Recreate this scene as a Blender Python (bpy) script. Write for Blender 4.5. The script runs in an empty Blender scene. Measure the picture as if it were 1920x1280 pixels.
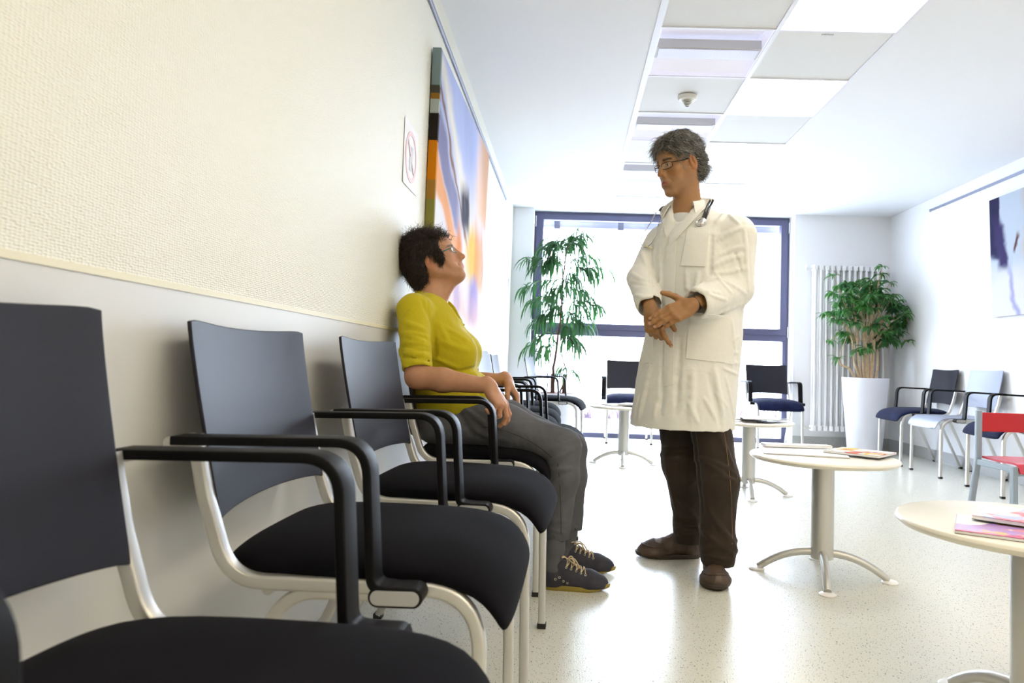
import bpy, math, random
import numpy as np
from math import sin, cos, pi, radians as R
from mathutils import Vector, Matrix

S = bpy.context.scene
COL = S.collection
rng = np.random.default_rng(7)
random.seed(7)

# ------------------------------------------------------------------ camera
FPX, CX, CY = 1309.15, 1044.56, 615.81          # focal length and centre in pixels of the 1920 x 1280 frame
YAW, PITCH, ROLL = 0.0183, 0.0491, 0.0315
EYE = np.array([0.6947, 0.0, 0.855])
_fw = np.array([-sin(YAW)*cos(PITCH), cos(YAW)*cos(PITCH), sin(PITCH)])
_rt = np.array([cos(YAW), sin(YAW), 0.0]); _up = np.cross(_rt, _fw)
RT = cos(ROLL)*_rt + sin(ROLL)*_up; UP = -sin(ROLL)*_rt + cos(ROLL)*_up
cam_d = bpy.data.cameras.new('camera'); cam = bpy.data.objects.new('camera', cam_d); COL.objects.link(cam)
cam.matrix_world = Matrix(((RT[0], UP[0], -_fw[0], EYE[0]), (RT[1], UP[1], -_fw[1], EYE[1]), (RT[2], UP[2], -_fw[2], EYE[2]), (0, 0, 0, 1)))
cam_d.sensor_width = 36; cam_d.lens = FPX/1920*36
cam_d.shift_x = (960-CX)/1920; cam_d.shift_y = (CY-640)/1920
cam_d.clip_start = .02
cam_d.dof.use_dof = True; cam_d.dof.focus_distance = 2.85; cam_d.dof.aperture_fstop = 5.6
S.camera = cam

def un(x, y, **k):                                # where the sight line of a photo pixel meets a plane X=, Y= or Z=
    d = RT*(x-CX)/FPX - UP*(y-CY)/FPX + _fw
    a, v = list(k.items())[0]; i = 'XYZ'.index(a)
    return EYE + d*(v-EYE[i])/d[i]

# ------------------------------------------------------------------ light and exposure
S.view_settings.view_transform = 'Standard'; S.view_settings.look = 'None'
S.view_settings.exposure = 1.7; S.view_settings.gamma = 1.0; S.view_settings.use_curve_mapping = False
W = bpy.data.worlds.new('world'); S.world = W; W.use_nodes = True
wn = W.node_tree; wn.nodes['Background'].inputs[0].default_value = (.71, .83, 1.0, 1)
wn.nodes['Background'].inputs[1].default_value = 6.0
PANEL_E, WARM_E = 4.2, 3.4
def sun(rot, e, col, ang):
    l = bpy.data.lights.new('sun', 'SUN'); l.energy = e; l.color = col; l.angle = ang
    o = bpy.data.objects.new('sun', l); o.rotation_euler = rot; COL.objects.link(o)

# ------------------------------------------------------------------ materials
MATS = {}
def mat(name, col, rough=.5, metal=0, spec=.5, sheen=0, bump=None, noise=None, emit=None, estr=0, attr=None, trans=0, alpha=1, sss=0):
    if name in MATS: return MATS[name]
    m = bpy.data.materials.new(name); m.use_nodes = True; t = m.node_tree; b = t.nodes['Principled BSDF']
    b.inputs['Base Color'].default_value = (*col, 1); b.inputs['Roughness'].default_value = rough
    b.inputs['Metallic'].default_value = metal; b.inputs['Specular IOR Level'].default_value = spec
    if sheen: b.inputs['Sheen Weight'].default_value = sheen; b.inputs['Sheen Roughness'].default_value = .4
    if emit: b.inputs['Emission Color'].default_value = (*emit, 1); b.inputs['Emission Strength'].default_value = estr
    if trans: b.inputs['Transmission Weight'].default_value = trans
    if alpha < 1: b.inputs['Alpha'].default_value = alpha
    if sss: b.inputs['Subsurface Weight'].default_value = sss; b.inputs['Subsurface Radius'].default_value = (.01, .004, .002); b.inputs['Subsurface Scale'].default_value = 1
    tc = t.nodes.new('ShaderNodeTexCoord')
    if noise:   # (scale, second colour, amount)
        n = t.nodes.new('ShaderNodeTexNoise'); n.inputs['Scale'].default_value = noise[0]; n.inputs['Detail'].default_value = 4
        t.links.new(tc.outputs['Object'], n.inputs['Vector'])
        r = t.nodes.new('ShaderNodeValToRGB'); r.color_ramp.elements[0].position = .5-noise[2]; r.color_ramp.elements[1].position = .5+noise[2]
        r.color_ramp.elements[0].color = (*col, 1); r.color_ramp.elements[1].color = (*noise[1], 1)
        t.links.new(n.outputs['Fac'], r.inputs[0]); t.links.new(r.outputs[0], b.inputs['Base Color'])
    if attr:
        a = t.nodes.new('ShaderNodeAttribute'); a.attribute_name = attr; t.links.new(a.outputs['Color'], b.inputs['Base Color'])
    if bump:    # (scale, distance)
        n = t.nodes.new('ShaderNodeTexNoise'); n.inputs['Scale'].default_value = bump[0]; n.inputs['Detail'].default_value = 3
        bp = t.nodes.new('ShaderNodeBump'); bp.inputs['Distance'].default_value = bump[1]; bp.inputs['Strength'].default_value = 1
        t.links.new(tc.outputs['Object'], n.inputs['Vector']); t.links.new(n.outputs['Fac'], bp.inputs['Height']); t.links.new(bp.outputs[0], b.inputs['Normal'])
    MATS[name] = m; return m

def L(h):                                         # sRGB 0-255 to linear
    return tuple(((c/255)/12.92 if c <= 10 else ((c/255+.055)/1.055)**2.4) for c in h)

M_ceil = mat('ceiling_paint', (.86, .87, .90), .8)
M_wall = mat('wall_paint', (.84, .84, .86), .7)
M_alu = mat('aluminium_satin', (.62, .61, .58), .38, .75)
M_black = mat('black_lacquer', (.003, .003, .004), .5, spec=.16)
M_shell = mat('dark_shell_plastic', (.010, .010, .018), .46, spec=.3, bump=(900, .0002))
M_shell_grey = mat('grey_shell_plastic', (.30, .33, .42), .35, bump=(900, .0002))
M_velvet = mat('black_velour', (.0035, .0035, .0055), .95, spec=.08, sheen=.015, noise=(5, (.007, .007, .010), .25))
M_navy = mat('navy_velour', (.003, .005, .022), .85, spec=.15, sheen=.05, noise=(14, (.008, .012, .045), .2))
M_rubber = mat('black_rubber', (.01, .01, .01), .6)
M_inset = mat('grey_inset', (.40, .40, .40), .5)
M_white = mat('white_lacquer', (.85, .85, .86), .35)
M_cream = mat('cream_laminate', (.80, .77, .68), .28)
M_creamedge = mat('cream_edge', (.62, .59, .46), .4)
M_frame = mat('window_frame_grey', (.085, .085, .16), .45)
M_rad = mat('radiator_white', (.80, .80, .81), .35)
M_pot = mat('white_pot', (.70, .71, .78), .45)
M_soil = mat('brown_granulate', (.10, .035, .015), .9, bump=(120, .01), noise=(120, (.25, .10, .05), .1))
M_red = mat('red_laminate', (.55, .006, .012), .35)
M_childframe = mat('grey_blue_painted_frame', (.30, .36, .42), .45)
M_steel = mat('rail_steel', (.30, .32, .42), .35, .6)

# ------------------------------------------------------------------ mesh helpers
class G:
    """gathers vertices and faces of one mesh"""
    def __init__(s): s.v = []; s.f = []; s.n = 0
    def add(s, v, f):
        v = np.asarray(v, float).reshape(-1, 3); s.v.append(v); s.f += [tuple(int(i)+s.n for i in q) for q in f]; s.n += len(v); return s
    def box(s, x0, x1, y0, y1, z0, z1):
        v = [(x, y, z) for x in (x0, x1) for y in (y0, y1) for z in (z0, z1)]
        return s.add(v, [(0,1,3,2),(4,6,7,5),(0,4,5,1),(2,3,7,6),(0,2,6,4),(1,5,7,3)])
    def loft(s, rings, closed=True, cap=True):
        rings = [np.asarray(r, float) for r in rings]; k = len(rings[0]); f = []
        for i in range(len(rings)-1):
            for j in range(k if closed else k-1):
                a = i*k+j; b = i*k+(j+1) % k; f.append((a, b, b+k, a+k))
        if cap and closed:
            f.append(tuple(range(k-1, -1, -1))); f.append(tuple(range((len(rings)-1)*k, len(rings)*k)))
        return s.add(np.concatenate(rings), f)
    def sweep(s, path, sect, B):
        """sect: 2D points (n, b); B: constant binormal, or None for a round section frame"""
        path = np.asarray(path, float); rings = []
        T = np.gradient(path, axis=0); T /= np.linalg.norm(T, axis=1)[:, None]
        N = None
        for i, p in enumerate(path):
            t = T[i]
            if B is not None:
                b = np.asarray(B, float); n = np.cross(b, t); n /= np.linalg.norm(n)
            else:
                if N is None:
                    a = np.array([0, 0, 1.]) if abs(t[2]) < .9 else np.array([1., 0, 0])
                    N = np.cross(a, t)
                N = N - t*(N@t); N /= np.linalg.norm(N); n = N; b = np.cross(t, n)
            sc = sect[i] if isinstance(sect, list) else sect
            rings.append(p + sc[:, :1]*n + sc[:, 1:]*b)
        return s.loft(rings)
    def tube(s, path, r, k=12):
        path = np.asarray(path, float); r = np.broadcast_to(np.asarray(r, float), (len(path),))
        a = np.linspace(0, 2*pi, k, endpoint=False); c = np.stack([np.cos(a), np.sin(a)], 1)
        return s.sweep(path, [c*q for q in r], None)
    def lathe(s, prof, c=(0, 0, 0), k=48):
        a = np.linspace(0, 2*pi, k, endpoint=False)
        return s.loft([np.stack([c[0]+r*np.cos(a), c[1]+r*np.sin(a), np.full(k, c[2]+z)], 1) for r, z in prof])
    def build(s, name, m, parent=None, smooth=40, bevel=0, sub=0):
        me = bpy.data.meshes.new(name); me.from_pydata(np.concatenate(s.v).tolist(), [], s.f); me.validate(); me.update()
        return link(name, me, m, parent, smooth, bevel, sub)
def fixn(me):
    import bmesh
    b = bmesh.new(); b.from_mesh(me); bmesh.ops.recalc_face_normals(b, faces=b.faces); b.to_mesh(me); b.free()
def link(name, me, m, parent=None, smooth=40, bevel=0, sub=0):
    fixn(me)
    if m: me.materials.append(m)
    if smooth:
        me.polygons.foreach_set('use_smooth', [True]*len(me.polygons)); me.set_sharp_from_angle(angle=R(smooth))
    o = bpy.data.objects.new(name, me); COL.objects.link(o)
    if parent: o.parent = parent
    if bevel:
        b = o.modifiers.new('bevel', 'BEVEL'); b.width = bevel; b.segments = 3; b.limit_method = 'ANGLE'; b.angle_limit = R(35)
    if sub:
        b = o.modifiers.new('sub', 'SUBSURF'); b.levels = sub; b.render_levels = sub
    return o
def tag(o, label=None, cat=None, group=None, kind=None):
    if label: o['label'] = label
    if cat: o['category'] = cat
    if group: o['group'] = group
    if kind: o['kind'] = kind
    return o
def struct(o): o['kind'] = 'structure'; return o
def empty(name, loc=(0, 0, 0), rz=0, label=None, cat=None, group=None):
    o = bpy.data.objects.new(name, None); COL.objects.link(o); o.location = loc; o.rotation_euler = (0, 0, rz); o.empty_display_size = .1
    return tag(o, label, cat, group)
def copy_tree(o, parent=None):
    c = o.copy(); COL.objects.link(c)
    if parent: c.parent = parent
    for ch in list(KIDS.get(o.name, [])) if o.name in KIDS else [k for k in o.children]:
        copy_tree(ch, c)
    return c
KIDS = {}
def fillet(pts, rad, n=8):
    """polyline with rounded corners; rad per inner point"""
    pts = [np.asarray(p, float) for p in pts]; out = [pts[0]]
    for i in range(1, len(pts)-1):
        r = rad[i-1]; p = pts[i]; a = pts[i-1]-p; b = pts[i+1]-p; la, lb = np.linalg.norm(a), np.linalg.norm(b); a /= la; b /= lb
        ang = math.acos(max(-1, min(1, a@b)))
        if r <= 0 or ang > pi-.01: out.append(p); continue
        d = min(r/math.tan(ang/2), la*.49 if i > 1 else la*.95, lb*.49 if i < len(pts)-2 else lb*.95)
        p0, p1 = p+a*d, p+b*d
        for k in range(n+1):
            t = k/n; out.append((1-t)**2*p0+2*t*(1-t)*p+t*t*p1)
    out.append(pts[-1]); return np.array(out)
def rrect(w, h, r=.003, k=3):
    """rounded rectangle section, w along n, h along b"""
    o = []
    for cx_, cy_, a0 in ((w/2-r, h/2-r, 0), (-w/2+r, h/2-r, pi/2), (-w/2+r, -h/2+r, pi), (w/2-r, -h/2+r, 1.5*pi)):
        for j in range(k+1): a = a0+j/k*pi/2; o.append((cx_+r*cos(a), cy_+r*sin(a)))
    return np.array(o)
def superell(w, h, e=3., k=40):
    a = np.linspace(0, 2*pi, k, endpoint=False); c, s_ = np.cos(a), np.sin(a)
    return np.stack([w*np.sign(c)*np.abs(c)**(2/e), h*np.sign(s_)*np.abs(s_)**(2/e)], 1)
def grid_shell(P, t, N=None):
    """P: (a,b,3) grid; closed shell of thickness t"""
    a, b, _ = P.shape
    if N is None:
        du = np.gradient(P, axis=0); dv = np.gradient(P, axis=1); N = np.cross(du, dv); N /= np.linalg.norm(N, axis=2)[..., None]
    Q = P - N*t; f = []
    I = lambda i, j, s: s*a*b+i*b+j
    for i in range(a-1):
        for j in range(b-1):
            f.append((I(i,j,0), I(i+1,j,0), I(i+1,j+1,0), I(i,j+1,0))); f.append((I(i,j,1), I(i,j+1,1), I(i+1,j+1,1), I(i+1,j,1)))
    for i in range(a-1): f.append((I(i,0,0), I(i,0,1), I(i+1,0,1), I(i+1,0,0))); f.append((I(i,b-1,0), I(i+1,b-1,0), I(i+1,b-1,1), I(i,b-1,1)))
    for j in range(b-1): f.append((I(0,j,0), I(0,j+1,0), I(0,j+1,1), I(0,j,1))); f.append((I(a-1,j,0), I(a-1,j,1), I(a-1,j+1,1), I(a-1,j+1,0)))
    return np.concatenate([P.reshape(-1, 3), Q.reshape(-1, 3)]), f

# ------------------------------------------------------------------ the room
XR, YB, YW, H, YF = 4.345, 8.02, 8.27, 2.647, -2.6     # right wall, back wall, window plane, ceiling, wall behind the camera
def m_floor():
    m = bpy.data.materials.new('speckled_vinyl'); m.use_nodes = True; t = m.node_tree; b = t.nodes['Principled BSDF']
    tc = t.nodes.new('ShaderNodeTexCoord')
    mp = t.nodes.new('ShaderNodeMapping'); mp.inputs['Scale'].default_value = (1, .45, 1); t.links.new(tc.outputs['Object'], mp.inputs[0])
    n = t.nodes.new('ShaderNodeTexNoise'); n.inputs['Scale'].default_value = 190; n.inputs['Detail'].default_value = 1.5
    t.links.new(mp.outputs[0], n.inputs[0])
    r = t.nodes.new('ShaderNodeValToRGB'); e = r.color_ramp.elements
    e[0].position = .315; e[0].color = (.20, .20, .19, 1); e[1].position = .36; e[1].color = (.68, .67, .58, 1)
    e2 = r.color_ramp.elements.new(.66); e2.color = (.68, .67, .58, 1); e3 = r.color_ramp.elements.new(.70); e3.color = (.36, .36, .36, 1)
    t.links.new(n.outputs['Fac'], r.inputs[0]); t.links.new(r.outputs[0], b.inputs['Base Color'])
    b.inputs['Roughness'].default_value = .24; b.inputs['Specular IOR Level'].default_value = .7
    n2 = t.nodes.new('ShaderNodeTexNoise'); n2.inputs['Scale'].default_value = 260; t.links.new(tc.outputs['Object'], n2.inputs[0])
    bp = t.nodes.new('ShaderNodeBump'); bp.inputs['Distance'].default_value = .0006; t.links.new(n2.outputs['Fac'], bp.inputs['Height']); t.links.new(bp.outputs[0], b.inputs['Normal'])
    return m
def m_leftwall():
    m = bpy.data.materials.new('wallpaper_over_dado'); m.use_nodes = True; t = m.node_tree; b = t.nodes['Principled BSDF']; N = t.nodes.new
    tc = N('ShaderNodeTexCoord'); sp = N('ShaderNodeSeparateXYZ'); t.links.new(tc.outputs['Object'], sp.inputs[0])
    gt = N('ShaderNodeMath'); gt.operation = 'GREATER_THAN'; gt.inputs[1].default_value = .968; t.links.new(sp.outputs['Z'], gt.inputs[0])
    mx = N('ShaderNodeMix'); mx.data_type = 'RGBA'; mx.inputs['A'].default_value = (.66, .66, .645, 1); mx.inputs['B'].default_value = (.83, .82, .72, 1)
    t.links.new(gt.outputs[0], mx.inputs['Factor']); t.links.new(mx.outputs['Result'], b.inputs['Base Color'])
    mp = N('ShaderNodeMapping'); mp.inputs['Scale'].default_value = (1, .55, 1); t.links.new(tc.outputs['Object'], mp.inputs[0])
    v = N('ShaderNodeTexVoronoi'); v.inputs['Scale'].default_value = 240; v.inputs['Randomness'].default_value = .35; t.links.new(mp.outputs[0], v.inputs['Vector'])
    mu = N('ShaderNodeMath'); mu.operation = 'MULTIPLY'; t.links.new(v.outputs['Distance'], mu.inputs[0]); t.links.new(gt.outputs[0], mu.inputs[1])
    bp = N('ShaderNodeBump'); bp.inputs['Distance'].default_value = .0022; bp.inputs['Strength'].default_value = 1; t.links.new(mu.outputs[0], bp.inputs['Height']); t.links.new(bp.outputs[0], b.inputs['Normal'])
    b.inputs['Roughness'].default_value = .45
    return m
M_floor = m_floor(); M_lw = m_leftwall(); M_base = mat('grey_skirting', (.42, .42, .42), .5, noise=(60, (.48, .48, .47), .2))
struct(G().box(-.1, XR+.1, YF-.1, YW+.05, -.1, 0).build('floor', M_floor))
struct(G().box(-.12, 0, YF-.1, YB, 0, H+.1).build('wall_left', M_lw))
struct(G().box(XR, XR+.12, YF-.1, YB+.3, 0, H+.1).build('wall_right', M_wall))
struct(G().box(-.12, .24, YB, YW+.12, 0, H+.1).box(3.25, XR, YB, YW+.12, 0, H+.1).build('wall_back', M_wall))
struct(G().box(-.12, XR+.12, YF-.12, YF, 0, H+.1).build('wall_front', M_wall))
struct(G().box(0, .0025, YF, YB, .962, .973).build('trim_1', mat('wallpaper_edge', (.80, .76, .58), .5)))
struct(G().box(XR-.002, XR, YF, YB, .778, .786).build('trim_2', M_wall))
struct(G().box(0, .006, YF, YB, 0, .1).build('baseboard_left', M_base))
struct(G().box(XR-.008, XR, YF, YB, 0, .115).build('baseboard_right', M_base))
struct(G().box(3.25, XR-.008, YB-.008, YB, 0, .115).build('baseboard_back', M_base))
# ceiling with the panel strip
XS, TW, YT0 = 1.1186, .625, 3.6213
K0, K1 = -9, 6
ya, yb = YT0+K0*TW, YT0+K1*TW
xe, xm, xr_ = XS, XS+TW, XS+2*TW
c = G()
c.box(-.12, xe, YF-.1, YW+.12, H, H+.12); c.box(xr_, XR+.12, YF-.1, YW+.12, H, H+.12)
c.box(xe, xr_, yb, YW+.12, H, H+.12); c.box(xe, xr_, YF-.1, ya, H, H+.12)
struct(c.build('ceiling', M_ceil))
g = G(); bw = .012
for x in (xe, xm, xr_): g.box(x-bw-(.012 if x == xe else 0), x+bw, ya, yb, H-.006, H+.02)
for k in range(K0, K1+1):
    y = YT0+k*TW; g.box(xe+bw, xm-bw, y-bw*.6, y+bw*.6, H-.005, H+.02); g.box(xm+bw, xr_-bw, y-bw*.6, y+bw*.6, H-.005, H+.02)
struct(g.build('trim_3', mat('grid_white', (.84, .85, .92), .5)))
M_tile = mat('ceiling_tile', (.80, .80, .80), .85, bump=(220, .0006))
M_panel = mat('lit_panel', (.9, .9, .9), .5, emit=(1, .98, .96), estr=PANEL_E)
M_panelw = mat('lit_panel_warm', (.9, .9, .9), .5, emit=(1, .86, .62), estr=WARM_E)
M_recess = mat('recess_white_glow', (.80, .80, .86), .5, emit=(.80, .80, 1), estr=.10)  # faint glow added to tray and reflectors, in place of light from hidden tubes
M_louvre = mat('perforated_strip', (.50, .50, .66), .5)
# perforation
t = M_louvre.node_tree; tc = t.nodes.new('ShaderNodeTexCoord'); ck = t.nodes.new('ShaderNodeTexChecker'); ck.inputs['Scale'].default_value = 130
ck.inputs['Color1'].default_value = (.60, .60, .76, 1); ck.inputs['Color2'].default_value = (.82, .82, .96, 1)
t.links.new(tc.outputs['Object'], ck.inputs[0]); t.links.new(ck.outputs[0], t.nodes['Principled BSDF'].inputs['Base Color'])
tiles = G(); backing = G().box(xe, xr_, ya, yb, H+.16, H+.18)
nlit = 0
pat_r = {k: (k % 2 != 0) for k in range(K0, K1)}     # right column: every odd tile is a lit panel
ORD = ['nearest to the top edge of the photo', 'second from the top, right of the smoke detector', 'third, right of the doctor', 'farthest, just above the window end']
for k in range(K0, K1):
    y0, y1 = YT0+k*TW+.008, YT0+(k+1)*TW-.008
    if pat_r[k]:
        o = empty('ceiling_light', (xm+TW/2, (y0+y1)/2, H), 0)
        G().box(-TW/2+.014, TW/2-.014, -(y1-y0)/2, (y1-y0)/2, .002, .010).build('diffuser', M_panel if k > -3 else M_panelw, o, smooth=0)
        vis = {-1: 0, 1: 1, 3: 2, 5: 3}
        tag(o, 'square flush ceiling light panel glowing white, '+ORD[vis[k]] if k in vis else ['', '', '', 'ceiling light panel right above the viewer', '', 'ceiling light panel second behind the viewer', '', 'ceiling light panel third behind the viewer', '', 'ceiling light panel farthest behind the viewer'][-k], 'ceiling light', 'lit ceiling panels')
    else: tiles.box(xm+.012, xr_-.012, y0, y1, H+.002, H+.014)
    if k % 2 == 0 and k >= -2 and k < K1:
        o = empty('recessed_luminaire', (xe+TW/2, (y0+y1)/2, H), 0)
        w = TW/2-.012; h = (y1-y0)/2
        # open tray: side walls and curved back
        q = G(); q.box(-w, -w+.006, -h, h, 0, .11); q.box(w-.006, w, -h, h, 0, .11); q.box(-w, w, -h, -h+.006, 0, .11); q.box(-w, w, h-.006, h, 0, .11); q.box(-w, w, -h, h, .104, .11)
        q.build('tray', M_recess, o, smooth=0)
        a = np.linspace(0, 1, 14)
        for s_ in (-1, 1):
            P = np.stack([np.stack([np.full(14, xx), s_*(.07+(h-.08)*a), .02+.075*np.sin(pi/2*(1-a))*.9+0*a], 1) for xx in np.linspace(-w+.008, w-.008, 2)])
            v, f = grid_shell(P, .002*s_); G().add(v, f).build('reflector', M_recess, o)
        G().box(-w+.007, w-.007, -.07, .07, .004, .055).build('lamp_housing', mat('housing_grey', (.55, .55, .56), .5), o, smooth=0, bevel=.002)
        G().box(-w+.02, w-.02, -.06, .06, -.001, .005).build('perforated_cover', M_louvre, o, smooth=0)
        lab = {-2: 'just beyond the top edge of the photo', 0: 'nearest one, at the top of the photo', 2: 'second one, just above the doctor\'s hair', 4: 'farthest one, beside the doctor\'s forehead'}
        tag(o, 'recessed ceiling luminaire with perforated strip, '+lab[k], 'ceiling lamp', 'recessed luminaires in the ceiling strip')
    else: tiles.box(xe+.012, xm-.012, y0, y1, H+.002, H+.014)
struct(tiles.build('ceiling_tiles', M_tile, smooth=0)); struct(backing.build('ceiling_void', M_tile, smooth=0))
bpy.data.objects['ceiling_tiles'].name = 'trim_4'; bpy.data.objects['ceiling_void'].name = 'trim_5'
# a row of warm ceiling lamps in the part of the room behind the camera
for (x, y, lb) in ((3.3, -.6, 'surface ceiling lamp behind the viewer on the right'), (3.3, -1.9, 'surface ceiling lamp in the rear right corner'), (.5, -1.6, 'surface ceiling lamp in the rear left corner')):
    o = empty('ceiling_light', (x, y, H)); tag(o, lb, 'ceiling light', 'lit ceiling panels')
    G().box(-.3, .3, -.3, .3, -.008, -.001).build('diffuser', M_panelw, o, smooth=0)
# smoke detector
p = un(1288, 187, Z=H-.02)
o = empty('smoke_detector', (p[0], p[1]-.02, H), 0, 'small round cream smoke detector with dark slots on a ceiling tile', 'smoke detector')
G().lathe([(.001, -.006), (.062, -.006), (.062, -.018), (.055, -.03), (.04, -.034), (.001, -.034)]).build('base', mat('detector_cream', (.74, .72, .64), .5), o)
q = G()
for i in range(5): r = .038-i*.0055; z = -.036-i*.008; q.lathe([(r-.008, z), (r, z), (r-.001, z-.0035), (r-.009, z-.0035)])
q.build('slotted_chamber', MATS['detector_cream'], o); G().lathe([(.001, -.034), (.032, -.034), (.012, -.072), (.001, -.072)]).build('sensor_core', M_rubber, o)
G().box(-.016, .05, .085, .097, -.0005, .0).build('label_strip', mat('label_grey', (.5, .5, .55), .6), o, smooth=0)
# small printed label on the near plain tile
tg = G(); 
for i in range(6): tg.box(1.99+i*.011, 1.997+i*.011, 3.66, 3.672, H-.0015, H+.001)
tag(tg.build('printed_tile_label', MATS['label_grey']), 'tiny grey printed label at the edge of a ceiling tile', 'label')

# ------------------------------------------------------------------ window
def frame_box(name, boxes, parent, bev=.004):
    q = G()
    for b in boxes: q.box(*b)
    return q.build(name, M_frame, parent, smooth=0, bevel=bev)
M_glass = bpy.data.materials.new('window_glass'); M_glass.use_nodes = True
_t = M_glass.node_tree; _t.nodes.clear(); _o = _t.nodes.new('ShaderNodeOutputMaterial'); _a = _t.nodes.new('ShaderNodeBsdfTransparent'); _g = _t.nodes.new('ShaderNodeBsdfGlossy'); _g.inputs['Roughness'].default_value = .02
_m = _t.nodes.new('ShaderNodeMixShader'); _m.inputs[0].default_value = .06; _t.links.new(_a.outputs[0], _m.inputs[1]); _t.links.new(_g.outputs[0], _m.inputs[2]); _t.links.new(_m.outputs[0], _o.inputs[0])
wn_o = empty('window_1', (0, 0, 0)); wn_o['kind'] = 'structure'
y0, y1 = YW-.05, YW+.03
frame_box('outer_frame', [(.24, .262, y0, y1, 0, H), (3.228, 3.25, y0, y1, 0, H), (.262, 3.228, y0, y1, H-.03, H), (.262, 3.228, y0, y1, 0, .055)], wn_o)
frame_box('casement_frame', [(.262, .345, y0-.02, y1-.01, 1.255, H-.03), (3.15, 3.228, y0-.02, y1-.01, 1.255, H-.03), (.345, 3.15, y0-.02, y1-.01, 2.55, H-.03), (.345, 3.15, y0-.02, y1-.01, 1.255, 1.33)], wn_o)
frame_box('transom', [(.262, 3.228, y0-.012, y1, 1.185, 1.258)], wn_o)
frame_box('lower_frame', [(.262, .30, y0, y1, .055, 1.185), (3.19, 3.228, y0, y1, .055, 1.185)], wn_o)
G().box(.345, 3.15, YW, YW+.012, 1.33, 2.55).build('upper_pane', M_glass, wn_o, smooth=0)
G().box(.30, 3.19, YW, YW+.012, .055, 1.185).build('lower_pane', M_glass, wn_o, smooth=0)
for z in (1.22, 2.45, ):
    for x in (.25, 3.235): G().box(x, x+.012, y0-.03, y0-.018, z+.01, z+.14).build('hinge', MATS['label_grey'] if False else M_white, wn_o, bevel=.003)
# outside: sun-blind box with brackets, guide wires, paving, planting bed, rail
q = empty('sun_blind_box'); q['kind'] = 'structure'
M_bl = mat('blind_grey', (.16, .16, .24), .5, noise=(3, (.30, .30, .42), .12))
G().box(.1, 3.5, 8.5, 8.62, 2.52, 2.68).build('housing', M_bl, q, smooth=0, bevel=.005)
for x in (.50, 1.28, 2.06, 2.84): G().box(x-.035, x+.035, 8.48, 8.56, 2.50, 2.60).build('bracket', mat('bracket_dark', (.05, .05, .08), .5), q, bevel=.004)
for x in (.86, 1.31, 2.2, 2.9): G().tube([(x, 8.56, 2.52), (x, 8.56, 1.5)], .0025, 6).build('guide_wire', M_steel, q)
pav = G().box(-14, 18, YW+.12, 40, -.12, -.02).build('paving', mat('pale_paving', (.62, .63, .66), .8)); tag(pav, 'pale paved terrace outside the window', 'terrace')
hr = empty('handrail', (0, 0, 0), 0, 'thin metal handrail outside beyond the terrace', 'handrail')
G().box(-6, 10, 13.0, 13.04, .60, .66).build('top_rail', mat('hand_rail', (.35, .38, .50), .5), hr)
G().box(-6, 10, 13.0, 13.02, .83, .845).build('upper_wire', MATS['hand_rail'], hr)
for i in range(7): G().box(-4+i*2.3, -3.97+i*2.3, 13.0, 13.03, -.02, .84).build('post', MATS['hand_rail'], hr)
bed = G()
for i in range(900):
    x = rng.uniform(-3, 7); y = 11.2+rng.uniform(0, .9); h = rng.uniform(.1, .28); a = rng.uniform(0, 2*pi); w = .05
    bed.add([(x-w*cos(a), y-w*sin(a), -.02), (x+w*cos(a), y+w*sin(a), -.02), (x+rng.normal()*.06, y+rng.normal()*.05, h)], [(0, 1, 2)])
tag(bed.build('planting_bed', mat('heather', (.16, .10, .14), .9, noise=(8, (.30, .24, .30), .2))), 'low strip of brownish purple ground cover outside', 'plants', kind='stuff')

# ------------------------------------------------------------------ wall rails, paintings, notice
def rail(name, x, y0, y1, z, lab):
    o = empty(name, (x, y0, z), 0, lab, 'picture rail')
    G().box(-.006, .006, 0, y1-y0, -.012, .012).build('profile', M_steel, o, bevel=.002)
    G().box(-.008, .008, y1-y0-.004 , y1-y0+.004, -.014, .014).build('end_cap', M_steel, o, bevel=.002)
rail('picture_rail', .008, -2.2, 6.99, 2.479+.02, 'thin grey hanging rail high on the left wall')
rail('picture_rail', XR-.008, -2.2, 7.13, 2.528, 'thin grey hanging rail high on the right wall')

def fbm(u, v, seed, oct=4):
    r = np.random.default_rng(seed); o = 0; a = 1; s_ = 0
    for k in range(oct):
        n = 2**(k+2); T = r.random((n+3, n+3)); x = np.clip(u, 0, .9999)*n; y = np.clip(v, 0, .9999)*n
        i, j = x.astype(int), y.astype(int); fx, fy = x-i, y-j; fx = fx*fx*(3-2*fx); fy = fy*fy*(3-2*fy)
        o = o + a*(T[i, j]*(1-fx)*(1-fy)+T[i+1, j]*fx*(1-fy)+T[i, j+1]*(1-fx)*fy+T[i+1, j+1]*fx*fy); s_ += a; a *= .55
    return o/s_
def setcol(me, cols):
    a = me.color_attributes.new('paint', 'FLOAT_COLOR', 'POINT'); c = np.ones((len(cols), 4)); c[:, :3] = cols; a.data.foreach_set('color', c.ravel())
def sstep(a, b, x): t = np.clip((x-a)/(b-a), 0, 1); return t*t*(3-2*t)
M_paint = mat('oil_paint', (.5, .5, .5), .75, spec=.12, attr='paint', bump=(60, .001))
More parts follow.
